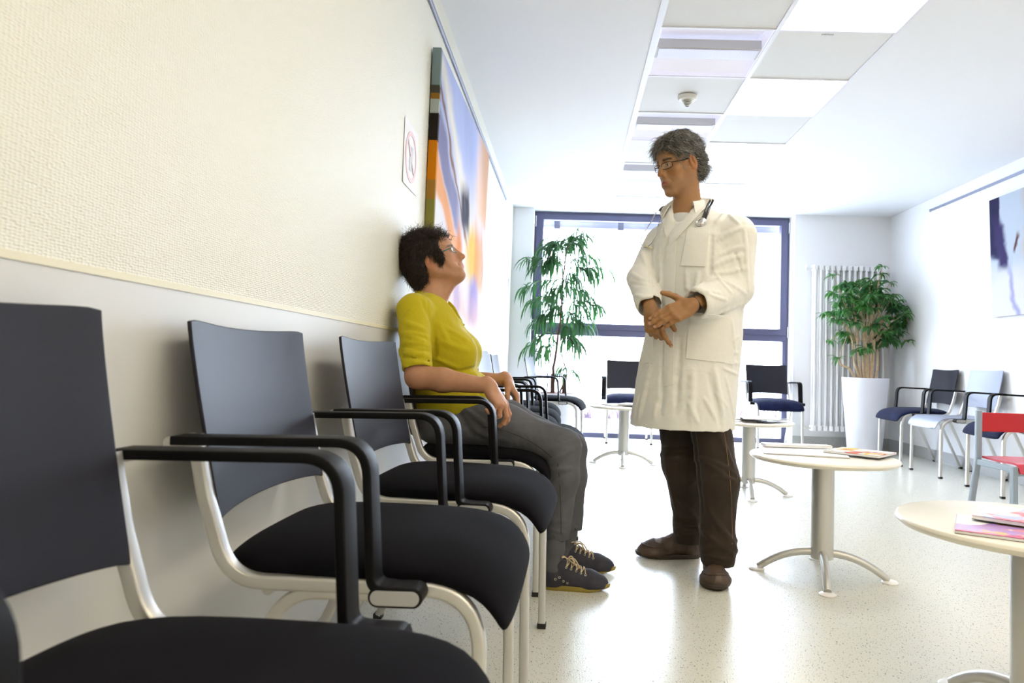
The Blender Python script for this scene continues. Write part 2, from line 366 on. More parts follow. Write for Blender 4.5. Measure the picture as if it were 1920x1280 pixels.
def canvas(name, quad, thick, fn, lab, nu=300, nv=280):
    """quad: four front corners (u0v0, u1v0, u1v1, u0v1), v upwards; thickness goes back"""
    A, B, C_, D = [np.asarray(q, float) for q in quad]
    u, v = np.meshgrid(np.linspace(0, 1, nu), np.linspace(0, 1, nv), indexing='ij')
    P = (A*(1-u[..., None])+B*u[..., None])*(1-v[..., None])+(D*(1-u[..., None])+C_*u[..., None])*v[..., None]
    n = np.cross(B-A, D-A); n /= np.linalg.norm(n)
    o = empty(name, (A+B)/2, 0, lab, 'painting')
    V, f = grid_shell(P-(A+B)/2, thick, np.broadcast_to(n, P.shape))
    me = bpy.data.meshes.new('canvas'); me.from_pydata(V.tolist(), [], f)
    col = fn(u, v).reshape(-1, 3); setcol(me, np.concatenate([col, col])); link('canvas', me, M_paint, o, smooth=0)
    return o
def cmix(c, col, w): return c*(1-w[..., None])+np.array(L(col))*w[..., None]
def paint_left(u, v):                             # u: near to far, v: bottom to top
    w1 = fbm(u, v, 1); w2 = fbm(u, v, 2); w3 = fbm(u*.5+.2*v, v*.9, 3, 5); ru = (u*.94+v*.34)/1.3; rv = (v*.94-u*.34+.36)/1.35
    st = fbm(ru, rv*.10, 9, 7); s2 = fbm(ru*.999, rv*.22, 14, 7); du = u+.10*(w1-.5)+.06*(st-.5); dv = v+.12*(w2-.5)+.10*(st-.5)
    c = np.ones(u.shape+(3,))*np.array(L((236, 232, 240)))
    c = cmix(c, (188, 200, 240), sstep(.55, .85, dv)*sstep(.9, .6, du))
    c = cmix(c, (245, 240, 228), sstep(.10, .0, np.abs(dv-(1.0-.75*du)))*.9)
    c = cmix(c, (150, 120, 105), sstep(.035, .0, np.abs(dv-(.90-.78*du)))*sstep(.42, .55, st)*sstep(.7, .5, du))
    c = cmix(c, (240, 190, 150), sstep(.62, .95, du)*sstep(.55, .68, dv)*.9)
    c = cmix(c, (148, 148, 186), sstep(.11, .05, np.abs(dv-(.74-.62*du)))*sstep(.48, .3, du))
    c = cmix(c, (242, 178, 128), sstep(.075, .03, np.abs(dv-(.60-.62*du)))*sstep(.42, .3, du))
    c = cmix(c, (250, 236, 205), sstep(.48, .34, dv+.7*du)*.95)
    c = cmix(c, (246, 205, 95), sstep(.20, .07, np.hypot((du-.72)*.75, dv-.42))*sstep(.30, .55, s2+.08))
    c = cmix(c, (232, 140, 40), sstep(.15, .04, np.hypot((du-.40)*1.5, (dv-.36)*.72))*.95)
    c = cmix(c, (222, 150, 90), sstep(.54, .62, s2)*sstep(.22, .10, np.abs(dv-.42))*sstep(.3, .5, du)*.7)
    c = cmix(c, (62, 56, 74), sstep(.50, .58, st)*sstep(.12, .05, np.abs(du-.50-.3*(.6-dv)))*sstep(.12, .04, np.abs(dv-.60)))
    c = cmix(c, (250, 248, 246), sstep(.52, .60, s2)*sstep(.16, .06, np.hypot(du-.52, dv-.58))*.8)
    c = cmix(c, (156, 152, 218), sstep(.15, .05, np.hypot((du-.78)*.9, (dv-.20)*.8)))
    c = cmix(c, (166, 168, 226), sstep(.11, .03, np.hypot((du-.42)*1.2, (dv-.16)*.9)))
    c = cmix(c, (240, 200, 190), sstep(.52, .62, st)*sstep(.34, .1, dv)*.7)
    c = cmix(c, (253, 251, 255), sstep(.16, .03, dv+.14*(s2-.5))*.9)
    c = c*(1+.75*(st[..., None]-.5)+.6*(s2[..., None]-.5))
    # left margin, wrapped round the edge: grey, ochre, black, orange, olive
    m = sstep(.022, .008, u)
    for z0, z1, q in ((.857, 1.3, (150, 170, 175)), (.83, .857, (90, 90, 80)), (.807, .83, (170, 130, 60)), (.765, .807, (195, 205, 200)), (.672, .765, (50, 42, 38)), (.58, .672, (235, 150, 20)), (.513, .58, (190, 145, 70)), (-.3, .513, (160, 155, 85))):
        c = cmix(c, q, m*((dv >= z0) & (dv < z1)))
    return np.clip(c, 0, 1)**1.12*.74
Yn, Yf = 3.22, 4.99
tl = un(827.6, 89, Y=Yn); bl_ = np.array([.040, Yn, .985]); tr = un(917.4, 291, Y=Yf); br = un(898.8, 641, Y=Yf)
canvas('painting', [bl_, br, tr, tl], .04, paint_left, 'large abstract oil painting in orange, gold and lilac on the left wall')
def paint_right(u, v):                            # u: near to far
    u = 1-u; w1 = fbm(u, v, 21); w2 = fbm(u, v, 22); w3 = fbm(u, v, 23, 5)
    du = u+.12*(w1-.5); dv = v+.2*(w2-.5); c = np.ones(u.shape+(3,))*np.array(L((222, 232, 246)))
    c = cmix(c, (232, 200, 165), sstep(.16, .04, np.abs(du-.42))*sstep(.35, .6, dv+.2*(w3-.5)))
    c = cmix(c, (255, 252, 250), sstep(.5, .2, dv)*.8)
    c = cmix(c, (70, 66, 110), sstep(.10, .085, u-.03*(w3-.5))*sstep(.42, .5, dv)*(u < .2))
    c = cmix(c, (90, 80, 130), sstep(.07, .02, np.abs(du-.02-.22*(.9-dv)))*sstep(.3, .42, dv)*sstep(.9, .75, dv))
    c = cmix(c, (120, 70, 60), sstep(.025, .0, np.abs(du-.24-.1*(dv-.6)))*sstep(.5, .56, dv)*sstep(.72, .65, dv))
    c = cmix(c, (235, 205, 190), sstep(.55, .7, w3)*sstep(.25, .5, du)*.8)
    c = cmix(c, (170, 170, 230), sstep(.03, .0, np.abs(du-.2))*sstep(.55, .2, dv)*.7)
    return np.clip(c, 0, 1)**1.25*.60
Yr = 6.03
canvas('painting', [(XR-.04, Yr, 1.36), (XR-.04, Yr-1.5, 1.36), (XR-.065, Yr-1.5, 2.37), (XR-.065, Yr, 2.37)], .035, lambda u, v: paint_right(1-u, v), 'abstract painting in violet, cream and pale blue on the right wall')
# no-phones notice
o = empty('paper_notice', (0, 2.895, 1.70), 0, 'faded paper notice with a pink ban circle on the left wall', 'notice')
hy, hz = .125, .135
P = np.zeros((8, 8, 3)); yy, zz = np.meshgrid(np.linspace(-hy, hy, 8), np.linspace(-hz, hz, 8), indexing='ij')
P[..., 0] = .003+.0015*np.clip(-zz/hz, 0, 1)**2*np.clip(yy/hy, -1, 1)**2; P[..., 1] = yy; P[..., 2] = zz
v, f = grid_shell(P, .0008); G().add(v, f).build('sheet', mat('paper', (.86, .86, .88), .7), o)
M_pink = mat('faded_pink', (.84, .66, .72), .7); M_fb = mat('faded_blue', (.64, .66, .74), .7)
a = np.linspace(0, 2*pi, 49); q = G(); ring = lambda r, x: np.stack([np.full(49, x), r*np.cos(a)+.0, r*np.sin(a)*1.05], 1)
q.loft([ring(.084, .0035), ring(.084, .0052), ring(.102, .0052), ring(.102, .0035)], closed=True, cap=False)
q.add([(.0054, -.066, .052), (.0054, -.052, .066), (.0054, .066, -.052), (.0054, .052, -.066)], [(0, 1, 2, 3)]); q.build('ban_circle', M_pink, o)
G().box(.0035, .0050, -.03, .006, -.06, .0).box(.0035, .0049, -.005, .03, -.02, .045).build('pictogram', M_fb, o)
sw = G().box(0, .012, -.04, .04, -.04, .04).build('light_switch', M_white, None, bevel=.003); sw.location = (0, 7.66, 1.72-.6+.6); tag(sw, 'small white wall plate on the left wall near the window corner', 'wall plate')

# ------------------------------------------------------------------ chairs
def make_chair(seat_m=M_velvet, shell_m=M_shell, cushion=True):
    root = empty('waiting_room_chair')
    for s_ in (-1, 1):
        u = s_*.242
        path = fillet([(.068, u, .716), (.091, u, .615), (.138, u, .479), (.556, u, .479), (.566, u, .012)], [.3, .085, .10], 10)
        G().sweep(path, rrect(.023, .024, .005), (0, 1, 0)).build('side_frame', M_alu, root)
        path = fillet([(.40, u-.003*s_, .466), (.235, u-.003*s_, .466), (.028, u-.003*s_, .012)], [.09], 10)
        G().sweep(path, rrect(.022, .022, .005), (0, 1, 0)).build('rear_leg', M_alu, root)
        for v_ in (.566, .026): G().box(v_-.014, v_+.014, u-.0135, u+.0135, 0, .017).build('foot_cap', M_rubber, root, bevel=.002)
        # armrest: flat black bar bent twice, with a clamp foot
        ua = s_*.279
        path = fillet([(.060, ua, .712), (.25, ua, .716), (.374, ua, .719), (.392, ua, .492), (.470, ua, .486)], [0, .055, .022], 9)
        ar = G().sweep(path, rrect(.0145, .048, .0026), (0, 1, 0))
        q = rrect(.032, .048, .012, 4)
        arm = ar.build('armrest', M_black, root)
        # rounded clamp
        a = np.linspace(0, 2*pi, 24, endpoint=False); sx = np.where(np.cos(a) > 0, .458, .404)+.016*np.cos(a); sz = .481+.016*np.sin(a)
        G().loft([np.stack([sx, np.full(24, ua-.024), sz], 1), np.stack([sx, np.full(24, ua+.024), sz], 1)]).build('arm_clamp', M_black, arm, bevel=.003)
        sx2 = np.where(np.cos(a) > 0, .458, .404)+.0115*np.cos(a); sz2 = .481+.0115*np.sin(a); uo = ua+s_*.0235
        G().loft([np.stack([sx2, np.full(24, uo), sz2], 1), np.stack([sx2, np.full(24, uo+s_*.0018), sz2], 1)]).build('clamp_inset', M_inset, arm)
        G().tube([(.058, s_*.232, .708), (.058, s_*.30, .708)], .0105, 16).build('arm_mount', M_alu, root)
    for v_, z_ in ((.20, .464), (.42, .464)): G().tube([(v_, -.235, z_), (v_, .235, z_)], .010, 12).build('cross_bar', M_alu, root)
    # shell backrest
    nu, nz = 25, 26; u, k = np.meshgrid(np.linspace(-1, 1, nu), np.linspace(0, 1, nz), indexing='ij')
    hw = .2335+(.2395-.2335)*k
    zb = .574+.013*(1-u**2)**.6-.012*np.abs(u)**12*0
    zt = .913-.006*np.abs(u)**14-.010*(1-u**2)
    Z = zb+(zt-zb)*k
    side = .118-.118*(1-(1-k)**1.25)*.62                      # side edge: forward at the bottom, back at the top
    X = .047+(.115-.047)*(1-k)**1.15-.020*(1-u**2)
    P = np.stack([X, u*hw, Z], 2); v, f = grid_shell(P, .007)
    G().add(v, f).build('backrest', shell_m, root, smooth=50, bevel=.002)
    # seat: section swept forward and rolled over the front edge
    if cushion: pr = [(.105, .500, .170, .006), (.112, .500, .195, .016), (.135, .500, .215, .023), (.18, .501, .232, .027), (.26, .500, .243, .028), (.36, .499, .247, .027), (.45, .498, .248, .026), (.51, .492, .249, .025), (.553, .479, .250, .024), (.582, .450, .250, .019), (.596, .425, .249, .014), (.602, .408, .247, .007)]
    else: pr = [(.11, .505, .19, .004), (.13, .500, .215, .006), (.2, .494, .232, .006), (.3, .492, .232, .006), (.42, .496, .232, .006), (.50, .497, .232, .006), (.55, .485, .232, .006), (.585, .452, .232, .006), (.600, .42, .232, .005), (.604, .40, .230, .003)]
    pr = np.array(pr); C_ = np.stack([pr[:, 0], pr[:, 1]], 1); T = np.gradient(C_, axis=0); T /= np.linalg.norm(T, axis=1)[:, None]; rings = []
    for (x, z, w, h), t_ in zip(pr, T):
        sc = superell(1, 1, 3.2 if cushion else 6, 56); n = np.array([-t_[1], t_[0]])
        dome = (1-np.clip(np.abs(sc[:, 0]), 0, 1)**3)*(.010 if cushion else 0)*np.clip(sc[:, 1], 0, 1)*(h/.03)
        hh = sc[:, 1]*h+dome; rings.append(np.stack([x+n[0]*hh, sc[:, 0]*w, z+n[1]*hh], 1))
    se = G().loft(rings).build('seat_cushion' if cushion else 'seat_shell', seat_m, root, sub=1)
    return root
proto = make_chair(); CHAIRS = 'waiting room armchairs'
far = [
 ('c', (.005, .692), -.05, 'black armchair nearest the viewer, cut off by the left photo edge'),
 ('c', (.009, 1.412), -.017, 'black armchair second from the viewer along the left wall, empty'),
 ('c', (.054, 2.09), -.058, 'empty black armchair directly in front of the seated woman'),
 ('c', (.026, 2.829), .029, 'black armchair on which the woman in yellow sits'),
 ('c', (.189, 3.69), -.01, 'black armchair just beyond the seated woman, pulled out from the wall'),
 ('c', (.04, 4.44), 0, 'black armchair on the left wall, second beyond the seated woman'),
 ('c', (.04, 5.12), 0, 'black armchair on the left wall, third beyond the seated woman'),
 ('c', (.03, 5.80), -.011, 'black armchair on the left wall, fourth beyond the seated woman'),
 ('c', (.256, 6.915), -.118, 'black armchair turned slightly in the left corner, in front of the tall bamboo-like plant'),
 ('w', (1.379, 8.204-.01), -1.588, 'armchair with navy seat under the window, half hidden by the white coat'),
 ('w', (2.983, 8.20), -1.536, 'armchair with navy seat under the window, right of the doctor'),
 ('r', (XR+.012, 6.78), pi-.028, 'dark armchair with navy seat by the right wall, nearest the potted plant'),
 ('g', (XR+.008, 6.12), pi+.01, 'grey armchair without cushion, middle of the row on the right wall'),
 ('r', (XR+.006, 5.23), pi-.051, 'armchair with navy seat on the right wall, behind the red child\'s chair')]
variants = {}
for i, (kind, (x, y), a, lab) in enumerate(far):
    if kind == 'c': o = proto if i == 0 else copy_tree(proto)
    else:
        if kind not in variants: variants[kind] = make_chair(M_navy if kind != 'g' else M_shell_grey, M_shell if kind != 'g' else M_shell_grey, kind != 'g'); o = variants[kind]
        elif False: pass
        else: o = copy_tree(variants[kind])
    o.location = (x, y, 0); o.rotation_euler = (0, 0, a); tag(o, lab, 'chair', CHAIRS)

# ------------------------------------------------------------------ coffee tables
def make_table():
    a_leg = .098
    root = empty('coffee_table'); r = .300
    G().lathe([(.001, .476), (r-.03, .476), (r-.012, .479), (r-.003, .486), (r, .492), (r-.003, .4985), (r-.006, .5), (.001, .5)], k=96).build('table_top', M_cream, root)
    G().lathe([(.001, .075), (.046, .075), (.046, .468), (.06, .470), (.11, .474), (.11, .476), (.001, .476)], k=40).build('pedestal', M_alu, root)
    for k in range(4):
        a = k*pi/2; d = np.array([cos(a), sin(a), 0]); path = [d*(.03+.225*t)+np.array([0, 0, a_leg-(a_leg-.012)*t**2.1]) for t in np.linspace(0, 1, 14)]
        leg = G().tube(path, np.linspace(.017, .015, 14), 14).build('leg', M_alu, root)
        f = d*.262; G().lathe([(.001, .0), (.032, 0), (.033, .004), (.026, .010), (.001, .011)], (f[0], f[1], 0), 24).build('foot_pad', M_white, leg)
    return root
t0 = make_table()
tabs = [((1.83, 1.735), R(12), 'round cream coffee table nearest the viewer at the right photo edge'),
        ((1.78, 2.99), R(-105), 'round cream coffee table just right of the doctor, with catalogues'),
        ((1.19, 6.12), R(-95), 'round cream coffee table left of the doctor by the window'),
        ((1.95, 4.86), R(-98), 'round cream coffee table partly hidden behind the white coat')]
for i, ((x, y), a, lab) in enumerate(tabs):
    o = t0 if i == 0 else copy_tree(t0); o.location = (x, y, 0); o.rotation_euler = (0, 0, a); tag(o, lab, 'table', 'round coffee tables')
# magazines
def mag_cols(seed, base, acc):
    def fn(u, v):
        w = fbm(u, v, seed, 4); w2 = fbm(u, v, seed+1, 3); c = np.ones(u.shape+(3,))*np.array(L(base))
        for i, a in enumerate(acc):
            q = fbm(u, v, seed+5+i, 3); c = cmix(c, a, sstep(.54, .58, q))
        return c
    return fn
M_print = mat('glossy_print', (.6, .6, .6), .2, attr='paint')
def magazine(name, loc, w, l, t, rz, fn, lab, group, tilt=0, hdr=None):
    o = empty(name, loc, rz, lab, 'magazine', group)
    o.rotation_euler = (tilt, 0, rz)
    G().box(-w/2+.001, w/2-.001, -l/2+.001, l/2-.001, .0006, t-.0006).build('pages', MATS['paper'], o, smooth=0)
    u, v = np.meshgrid(np.linspace(0, 1, 40), np.linspace(0, 1, 52), indexing='ij')
    P = np.stack([(u-.5)*w, (v-.5)*l, np.full(u.shape, t)+.0015*np.sin(v*5)*u], 2)
    V, f = grid_shell(P, .0012); me = bpy.data.meshes.new('cover'); me.from_pydata(V.tolist(), [], f); c = fn(u, v).reshape(-1, 3); setcol(me, np.concatenate([c, c*.4])); link('cover', me, M_print, o, smooth=60)
    G().box(-w/2, w/2, -l/2, l/2, 0, .0008).build('back_cover', M_print if False else mat('dark_print', (.02, .02, .025), .3), o, smooth=0)
    return o
bright = [(240, 90, 130), (255, 200, 60), (250, 250, 250), (170, 90, 170), (230, 60, 60)]
magazine('magazine', (1.755, 1.63, .5005), .22, .29, .008, 1.05, mag_cols(31, (235, 150, 175), [(250, 245, 240), (240, 180, 60), (210, 60, 110), (190, 150, 220)]), 'pink and white flyer magazine lying under another on the near table', 'magazines on the near table')
magazine('magazine', (1.84, 1.70, .5125), .20, .27, .010, .85, mag_cols(41, (238, 130, 140), [(180, 190, 240), (250, 215, 210), (220, 90, 100)]), 'pink magazine with black spine lying on top of another on the near table', 'magazines on the near table')
pale = (246, 244, 238)
magazine('magazine', (1.72, 3.07, .5005), .34, .27, .006, R(-12), mag_cols(51, pale, [(240, 220, 215), (250, 250, 250)]), 'pale open catalogue on the table right of the doctor', 'catalogues on the middle table')
magazine('magazine', (1.955, 3.04, .5085), .23, .22, .009, R(-42), mag_cols(61, (245, 242, 235), [(250, 205, 90), (225, 120, 110), (250, 250, 250)]), 'white catalogue with yellow panel and black back on the table right of the doctor', 'catalogues on the middle table')
magazine('magazine', (1.74, 3.215, .5085), .30, .08, .012, R(0), mag_cols(71, pale, [(235, 225, 205)]), 'folded cream brochure at the back of the table right of the doctor', 'catalogues on the middle table')
magazine('magazine', (1.13, 6.1, .5005), .21, .29, .012, .3, mag_cols(81, (210, 205, 190), [(150, 140, 110), (240, 235, 220)]), 'greyish magazine on the table left of the doctor', 'magazines on the far left table')
magazine('magazine', (1.26, 6.05, .5150), .21, .26, .010, -.4, mag_cols(91, (225, 215, 180), [(180, 160, 90)]), 'yellowish magazine on the table left of the doctor', 'magazines on the far left table')
for i, (dx, dy, rz, b, lab) in enumerate([(-.12, -.05, .2, (120, 120, 110), 'dark magazine at the bottom of the fanned pile behind the coat'), (0, .03, -.5, (200, 170, 110), 'tan magazine in the middle of the fanned pile behind the coat'), (.1, -.02, .9, (90, 80, 95), 'dark violet magazine at the right of the fanned pile behind the coat'), (.02, -.1, -.1, (235, 230, 215), 'pale magazine on top of the fanned pile behind the coat')]):
    magazine('magazine', (1.95+dx, 4.86+dy, .5005+i*.0075), .2, .27, .007, rz, mag_cols(101+i*7, b, [(230, 225, 210), (70, 60, 60)]), lab, 'fanned magazines behind the coat')

# ------------------------------------------------------------------ radiator
rx0, rx1, z0, z1 = 3.44, 4.20, .19, 2.05; ry = YB-.12
o = empty('radiator', ((rx0+rx1)/2, ry, 0), 0, 'tall white column radiator on the back wall behind the potted plant', 'radiator')
n = 13; xc = (rx0+rx1)/2
for i in range(n):
    x = rx0-xc+i*(rx1-rx0)/(n-1); q = G()
    for y in (-.035, .035): q.tube([(x, y, z0+.03), (x, y, z1-.03)], .0145, 10)
    for z in (z0, z1-.06): q.box(x-.022, x+.022, -.05, .05, z, z+.06)
    q.build('column', M_rad, o, bevel=.008)
G().tube([(rx0-xc-.03, 0, z1-.03), (rx0-xc-.075, 0, z1-.03)], .014).build('valve_stem', M_rad, o); G().tube([(rx0-xc-.055, 0, z1-.03), (rx0-xc-.10, 0, z1-.03)], [.026, .030]).build('thermostat_knob', M_rad, o)
G().tube(fillet([(rx0-xc-.02, 0, z0+.03), (rx0-xc-.09, 0, z0+.03), (rx0-xc-.09, .11, z0+.03)], [.02]), .010).build('return_pipe', M_alu, o)

# ------------------------------------------------------------------ plants
def leaf(g, p, d, ln, w, droop, roll=0, seg=5):
    """long pointed leaf: arching strip folded along the midrib"""
    d = np.array(d, float); d /= np.linalg.norm(d); s_ = np.cross(d, (0, 0, 1)); 
    if np.linalg.norm(s_) < .1: s_ = np.array([1., 0, 0])
    s_ /= np.linalg.norm(s_); rows = []; q = np.array(p, float); st = ln/seg
    for i in range(seg+1):
        t = i/seg; ww = w*(np.sin(pi*min(1, t*.93+.07))**.8)*(1 if i < seg else .05); up = np.cross(s_, d)
        ss = s_*cos(roll)+up*sin(roll)
        rows += [q-ss*ww/2+up*ww*.16, q, q+ss*ww/2+up*ww*.16]
        q = q+d*st; d = d+np.array([0, 0, -droop*st/ln*2]); d /= np.linalg.norm(d)
    f = []
    for i in range(seg):
        a = i*3; f += [(a, a+1, a+4, a+3), (a+1, a+2, a+5, a+4)]
    g.add(rows, f)
def m_leaf(name, c1, c2):
    m = mat(name, c1, .38, noise=(6, c2, .12)); t = m.node_tree; b = t.nodes['Principled BSDF']
    tr = t.nodes.new('ShaderNodeBsdfTranslucent'); tr.inputs[0].default_value = (*[min(1, x*1.8) for x in c2], 1)
    mx = t.nodes.new('ShaderNodeMixShader'); mx.inputs[0].default_value = .3; out = [n for n in t.nodes if n.type == 'OUTPUT_MATERIAL'][0]
    t.links.new(b.outputs[0], mx.inputs[1]); t.links.new(tr.outputs[0], mx.inputs[2]); t.links.new(mx.outputs[0], out.inputs[0]); return m
ML1 = m_leaf('dark_long_leaf', (.010, .050, .020), (.035, .13, .03)); ML2 = m_leaf('glossy_leaf', (.020, .085, .045), (.07, .22, .05))
M_bark = mat('brown_stem', (.10, .045, .035), .8); M_wood = mat('pale_trunk', (.48, .34, .20), .75, noise=(30, (.60, .46, .30), .15))
# tall fig in the left corner
PY = 7.62; pc = un(1035, 742, Y=PY)
o = empty('tall_potted_plant', (pc[0], PY, 0), 0, 'tall plant with long drooping leaves at the left end of the window', 'potted plant')
G().lathe([(.001, 0), (.19, 0), (.20, .02), (.285, .50), (.285, .53), (.27, .53), (.262, .50), (.001, .50)], k=48).build('pot', M_pot, o)
G().lathe([(.001, .50), (.262, .50), (.25, .522), (.15, .530), (.001, .532)], k=32).build('soil', M_soil, o)
stem = G(); lf = G(); r2 = random.Random(3)
def P1(x, y): q = un(x, y, Y=PY); return q-np.array([pc[0], PY, 0])
tips = []
def branch(pts, r0, r1):
    pts = [np.array(p, float) for p in pts]; path = []
    for a, b in zip(pts[:-1], pts[1:]):
        for k in range(4): path.append(a+(b-a)*k/4+np.array([r2.gauss(0, .004), r2.gauss(0, .004), 0]))
    path.append(pts[-1]); path = np.array(path); stem.tube(path, np.linspace(r0, r1, len(path)), 7); return path
main = branch([P1(1036, 738), P1(1037, 690), P1(1046, 640), P1(1052, 590), P1(1056, 530), P1(1060, 480), P1(1066, 455)], .017, .005)
m2 = branch([P1(1050, 738), P1(1062, 700), P1(1050, 650)], .010, .005); m3 = branch([P1(1024, 738), P1(1028, 690), P1(1036, 640)], .007, .004)
for (x_, y_) in ((1036, 700), (1058, 702)): stem.tube([P1(x_, 745), P1(x_, 720), P1(x_+1, y_)], [.026, .024, .022], 9)
# each spray: a thin twig with leaves hanging from it
sprays = [(1062, 470, 1100, 440), (1058, 475, 1025, 470), (1058, 500, 990, 495), (1058, 500, 1115, 480), (1056, 520, 1140, 505), (1056, 530, 985, 540), (1055, 540, 1110, 560), (1054, 560, 995, 570), (1054, 570, 1130, 580), (1052, 590, 1000, 610),
          (1052, 600, 1100, 620), (1048, 625, 990, 650), (1048, 640, 1085, 650), (1056, 490, 1075, 445), (1058, 485, 1010, 505), (1056, 515, 1085, 530), (1055, 545, 1030, 560), (1050, 610, 1075, 640), (1046, 650, 1010, 665), (1056, 505, 1120, 520), (1054, 555, 1015, 600), (1052, 585, 1085, 605), (1060, 462, 1085, 462), (1058, 480, 1040, 460), (1057, 500, 1035, 500), (1055, 530, 1060, 545), (1053, 575, 1040, 590), (1050, 700, 1068, 700), (1052, 560, 1105, 600)]
for (xa, ya_, xb, yb_) in sprays:
    A = P1(xa, ya_); B = P1(xb, yb_); B[1] += r2.uniform(-.28, .22); n = 7
    pth = [A+(B-A)*t+np.array([0, 0, .06*sin(pi*t)]) for t in np.linspace(0, 1, n)]
    stem.tube(pth, np.linspace(.004, .0015, n), 5)
    for k in range(40 if ya_ < 690 else 14):
        t = r2.uniform(.2, 1.0); p = A+(B-A)*t+np.array([0, 0, .06*sin(pi*t)]); a = r2.uniform(0, 2*pi)
        d = (B-A)/np.linalg.norm(B-A)*.7+np.array([cos(a)*.7, sin(a)*.7, r2.uniform(-.3, .45)])
        leaf(lf, p, d, r2.uniform(.18, .32), r2.uniform(.014, .021), r2.uniform(1.2, 2.6), r2.uniform(-.9, .9))
stem.build('stem', M_bark, o); tag(lf.build('foliage', ML1, o, smooth=60), kind='stuff')
# spray that spills over the corner chair, lower left
# bushy plant in the tall white planter
QY = 7.55; qc = un(1622, 708, Y=QY)
o = empty('bushy_potted_plant', (qc[0], QY, 0), 0, 'bushy green plant with pale trunks in a tall white tapered planter', 'potted plant')
hz = float(qc[2]); G().lathe([(.001, 0), (.165, 0), (.172, .02), (.235, hz-.02), (.236, hz), (.222, hz), (.215, hz-.05), (.001, hz-.05)], k=56).build('planter', M_pot, o)
G().lathe([(.001, hz-.05), (.214, hz-.05), (.2, hz-.035), (.001, hz-.03)], k=32).build('soil', M_soil, o)
stem = G(); lf = G(); r3 = random.Random(11)
def P2(x, y, dy=0): q = un(x, y, Y=QY+dy); return q-np.array([qc[0], QY, 0])
trunks = [((1612, 712), (1602, 680), (1598, 640), (1585, 600)), ((1620, 712), (1618, 670), (1622, 630), (1615, 580)), ((1628, 712), (1628, 660), (1632, 620), (1640, 570)), ((1634, 712), (1638, 670), (1640, 630), (1655, 590)),
          ((1606, 712), (1592, 690), (1577, 684), (1572, 672)), ((1640, 712), (1646, 690), (1645, 650), (1665, 625)), ((1615, 712), (1608, 660), (1606, 610), (1600, 560)), ((1624, 712), (1624, 650), (1614, 600), (1610, 540)), ((1632, 712), (1636, 640), (1650, 590), (1640, 530))]
ends = []
for tr_ in trunks:
    dy = r3.uniform(-.1, .1); pts = [P2(x, y, dy*(i/3)) for i, (x, y) in enumerate(tr_)]; path = []
    for a, b in zip(pts[:-1], pts[1:]):
        for k in range(4): path.append(a+(b-a)*k/4)
    path.append(pts[-1]); stem.tube(path, np.linspace(.015, .008, len(path)), 8)
def rosette(p, n, ln, spread=1.0):
    for k in range(n):
        a = r3.uniform(0, 2*pi); e = r3.uniform(-.3, .9); leaf(lf, p, (cos(a), sin(a), e), ln*r3.uniform(.7, 1.15), r3.uniform(.020, .030), r3.uniform(.5, 1.5), r3.uniform(-.6, .6), 4)
for i in range(108):
    for _ in range(50):
        x = r3.uniform(-1, 1); y = r3.uniform(-1, 1); z = r3.uniform(-1, 1)
        if x*x+y*y+z*z < 1 and x*x+y*y+z*z > .12: break
    px, py = 1622+74*x+ (8 if z < 0 else 0), 588-(68 if z > 0 else 82)*z; p = P2(px, py, .32*y)
    rosette(p, 17, .125)
    if i % 2 == 0:
        e = P2(1620+25*x, 640, 0); stem.tube([e, (e+p)/2+np.array([0, 0, .05]), p], [.006, .004, .002], 5)
for (px, py, n) in ((1563, 518, 9), (1572, 672, 10), (1650, 515, 12), (1655, 500, 6), (1545, 590, 9), (1690, 625, 12), (1700, 640, 8), (1680, 600, 9), (1668, 530, 9), (1585, 535, 10), (1558, 640, 6)):
    p = P2(px, py, -.05); rosette(p, n, .12); e = P2(1618+.4*(px-1618), 600); stem.tube([e, p], [.005, .003], 5)
for a_ in lf.v: a_[:, 0] = np.minimum(a_[:, 0], XR-.006-qc[0]); a_[:, 1] = np.minimum(a_[:, 1], YB-.18-QY)
stem.build('trunk', M_wood, o); tag(lf.build('foliage', ML2, o, smooth=60), kind='stuff')

# ------------------------------------------------------------------ child's chair
o = empty('child_chair', (3.40, 4.22, 0), R(4), 'small child\'s chair with red backrest and grey frame by the right edge', 'chair')
w = .0; q = lambda *a: a
for s_, x in ((-1, -.19), (1, .19)):
    path = fillet([(x, .115, .645), (x, .12, .36), (x, .20, .004)], [.2]); G().sweep(path, rrect(.028, .034, .006), (1, 0, 0)).build('rear_leg', M_childframe, o)
    G().box(x-.015, x+.015, -.205, -.172, 0, .352).build('front_leg', M_childframe, o, bevel=.004)
    G().box(x-.013, x+.013, -.175, .12, .318, .352).build('side_rail', M_childframe, o, bevel=.003)
G().box(-.18, .18, .105, .125, .52, .635).build('backrest', M_red, o, bevel=.005)
v, f = grid_shell(np.stack([np.stack([np.full(12, x), np.linspace(.11, -.212, 12), .362-.006*np.sin(np.linspace(0, pi, 12))-.05*np.clip((np.linspace(0, 1, 12)-.9)/.1, 0, 1)], 1) for x in np.linspace(-.172, .172, 6)]), .012)
G().add(v, f).build('seat', mat('red_seat', (.62, .05, .08), .25), o)
G().box(-.18, .18, -.2, -.185, .30, .33).build('front_rail', M_childframe, o, bevel=.003)

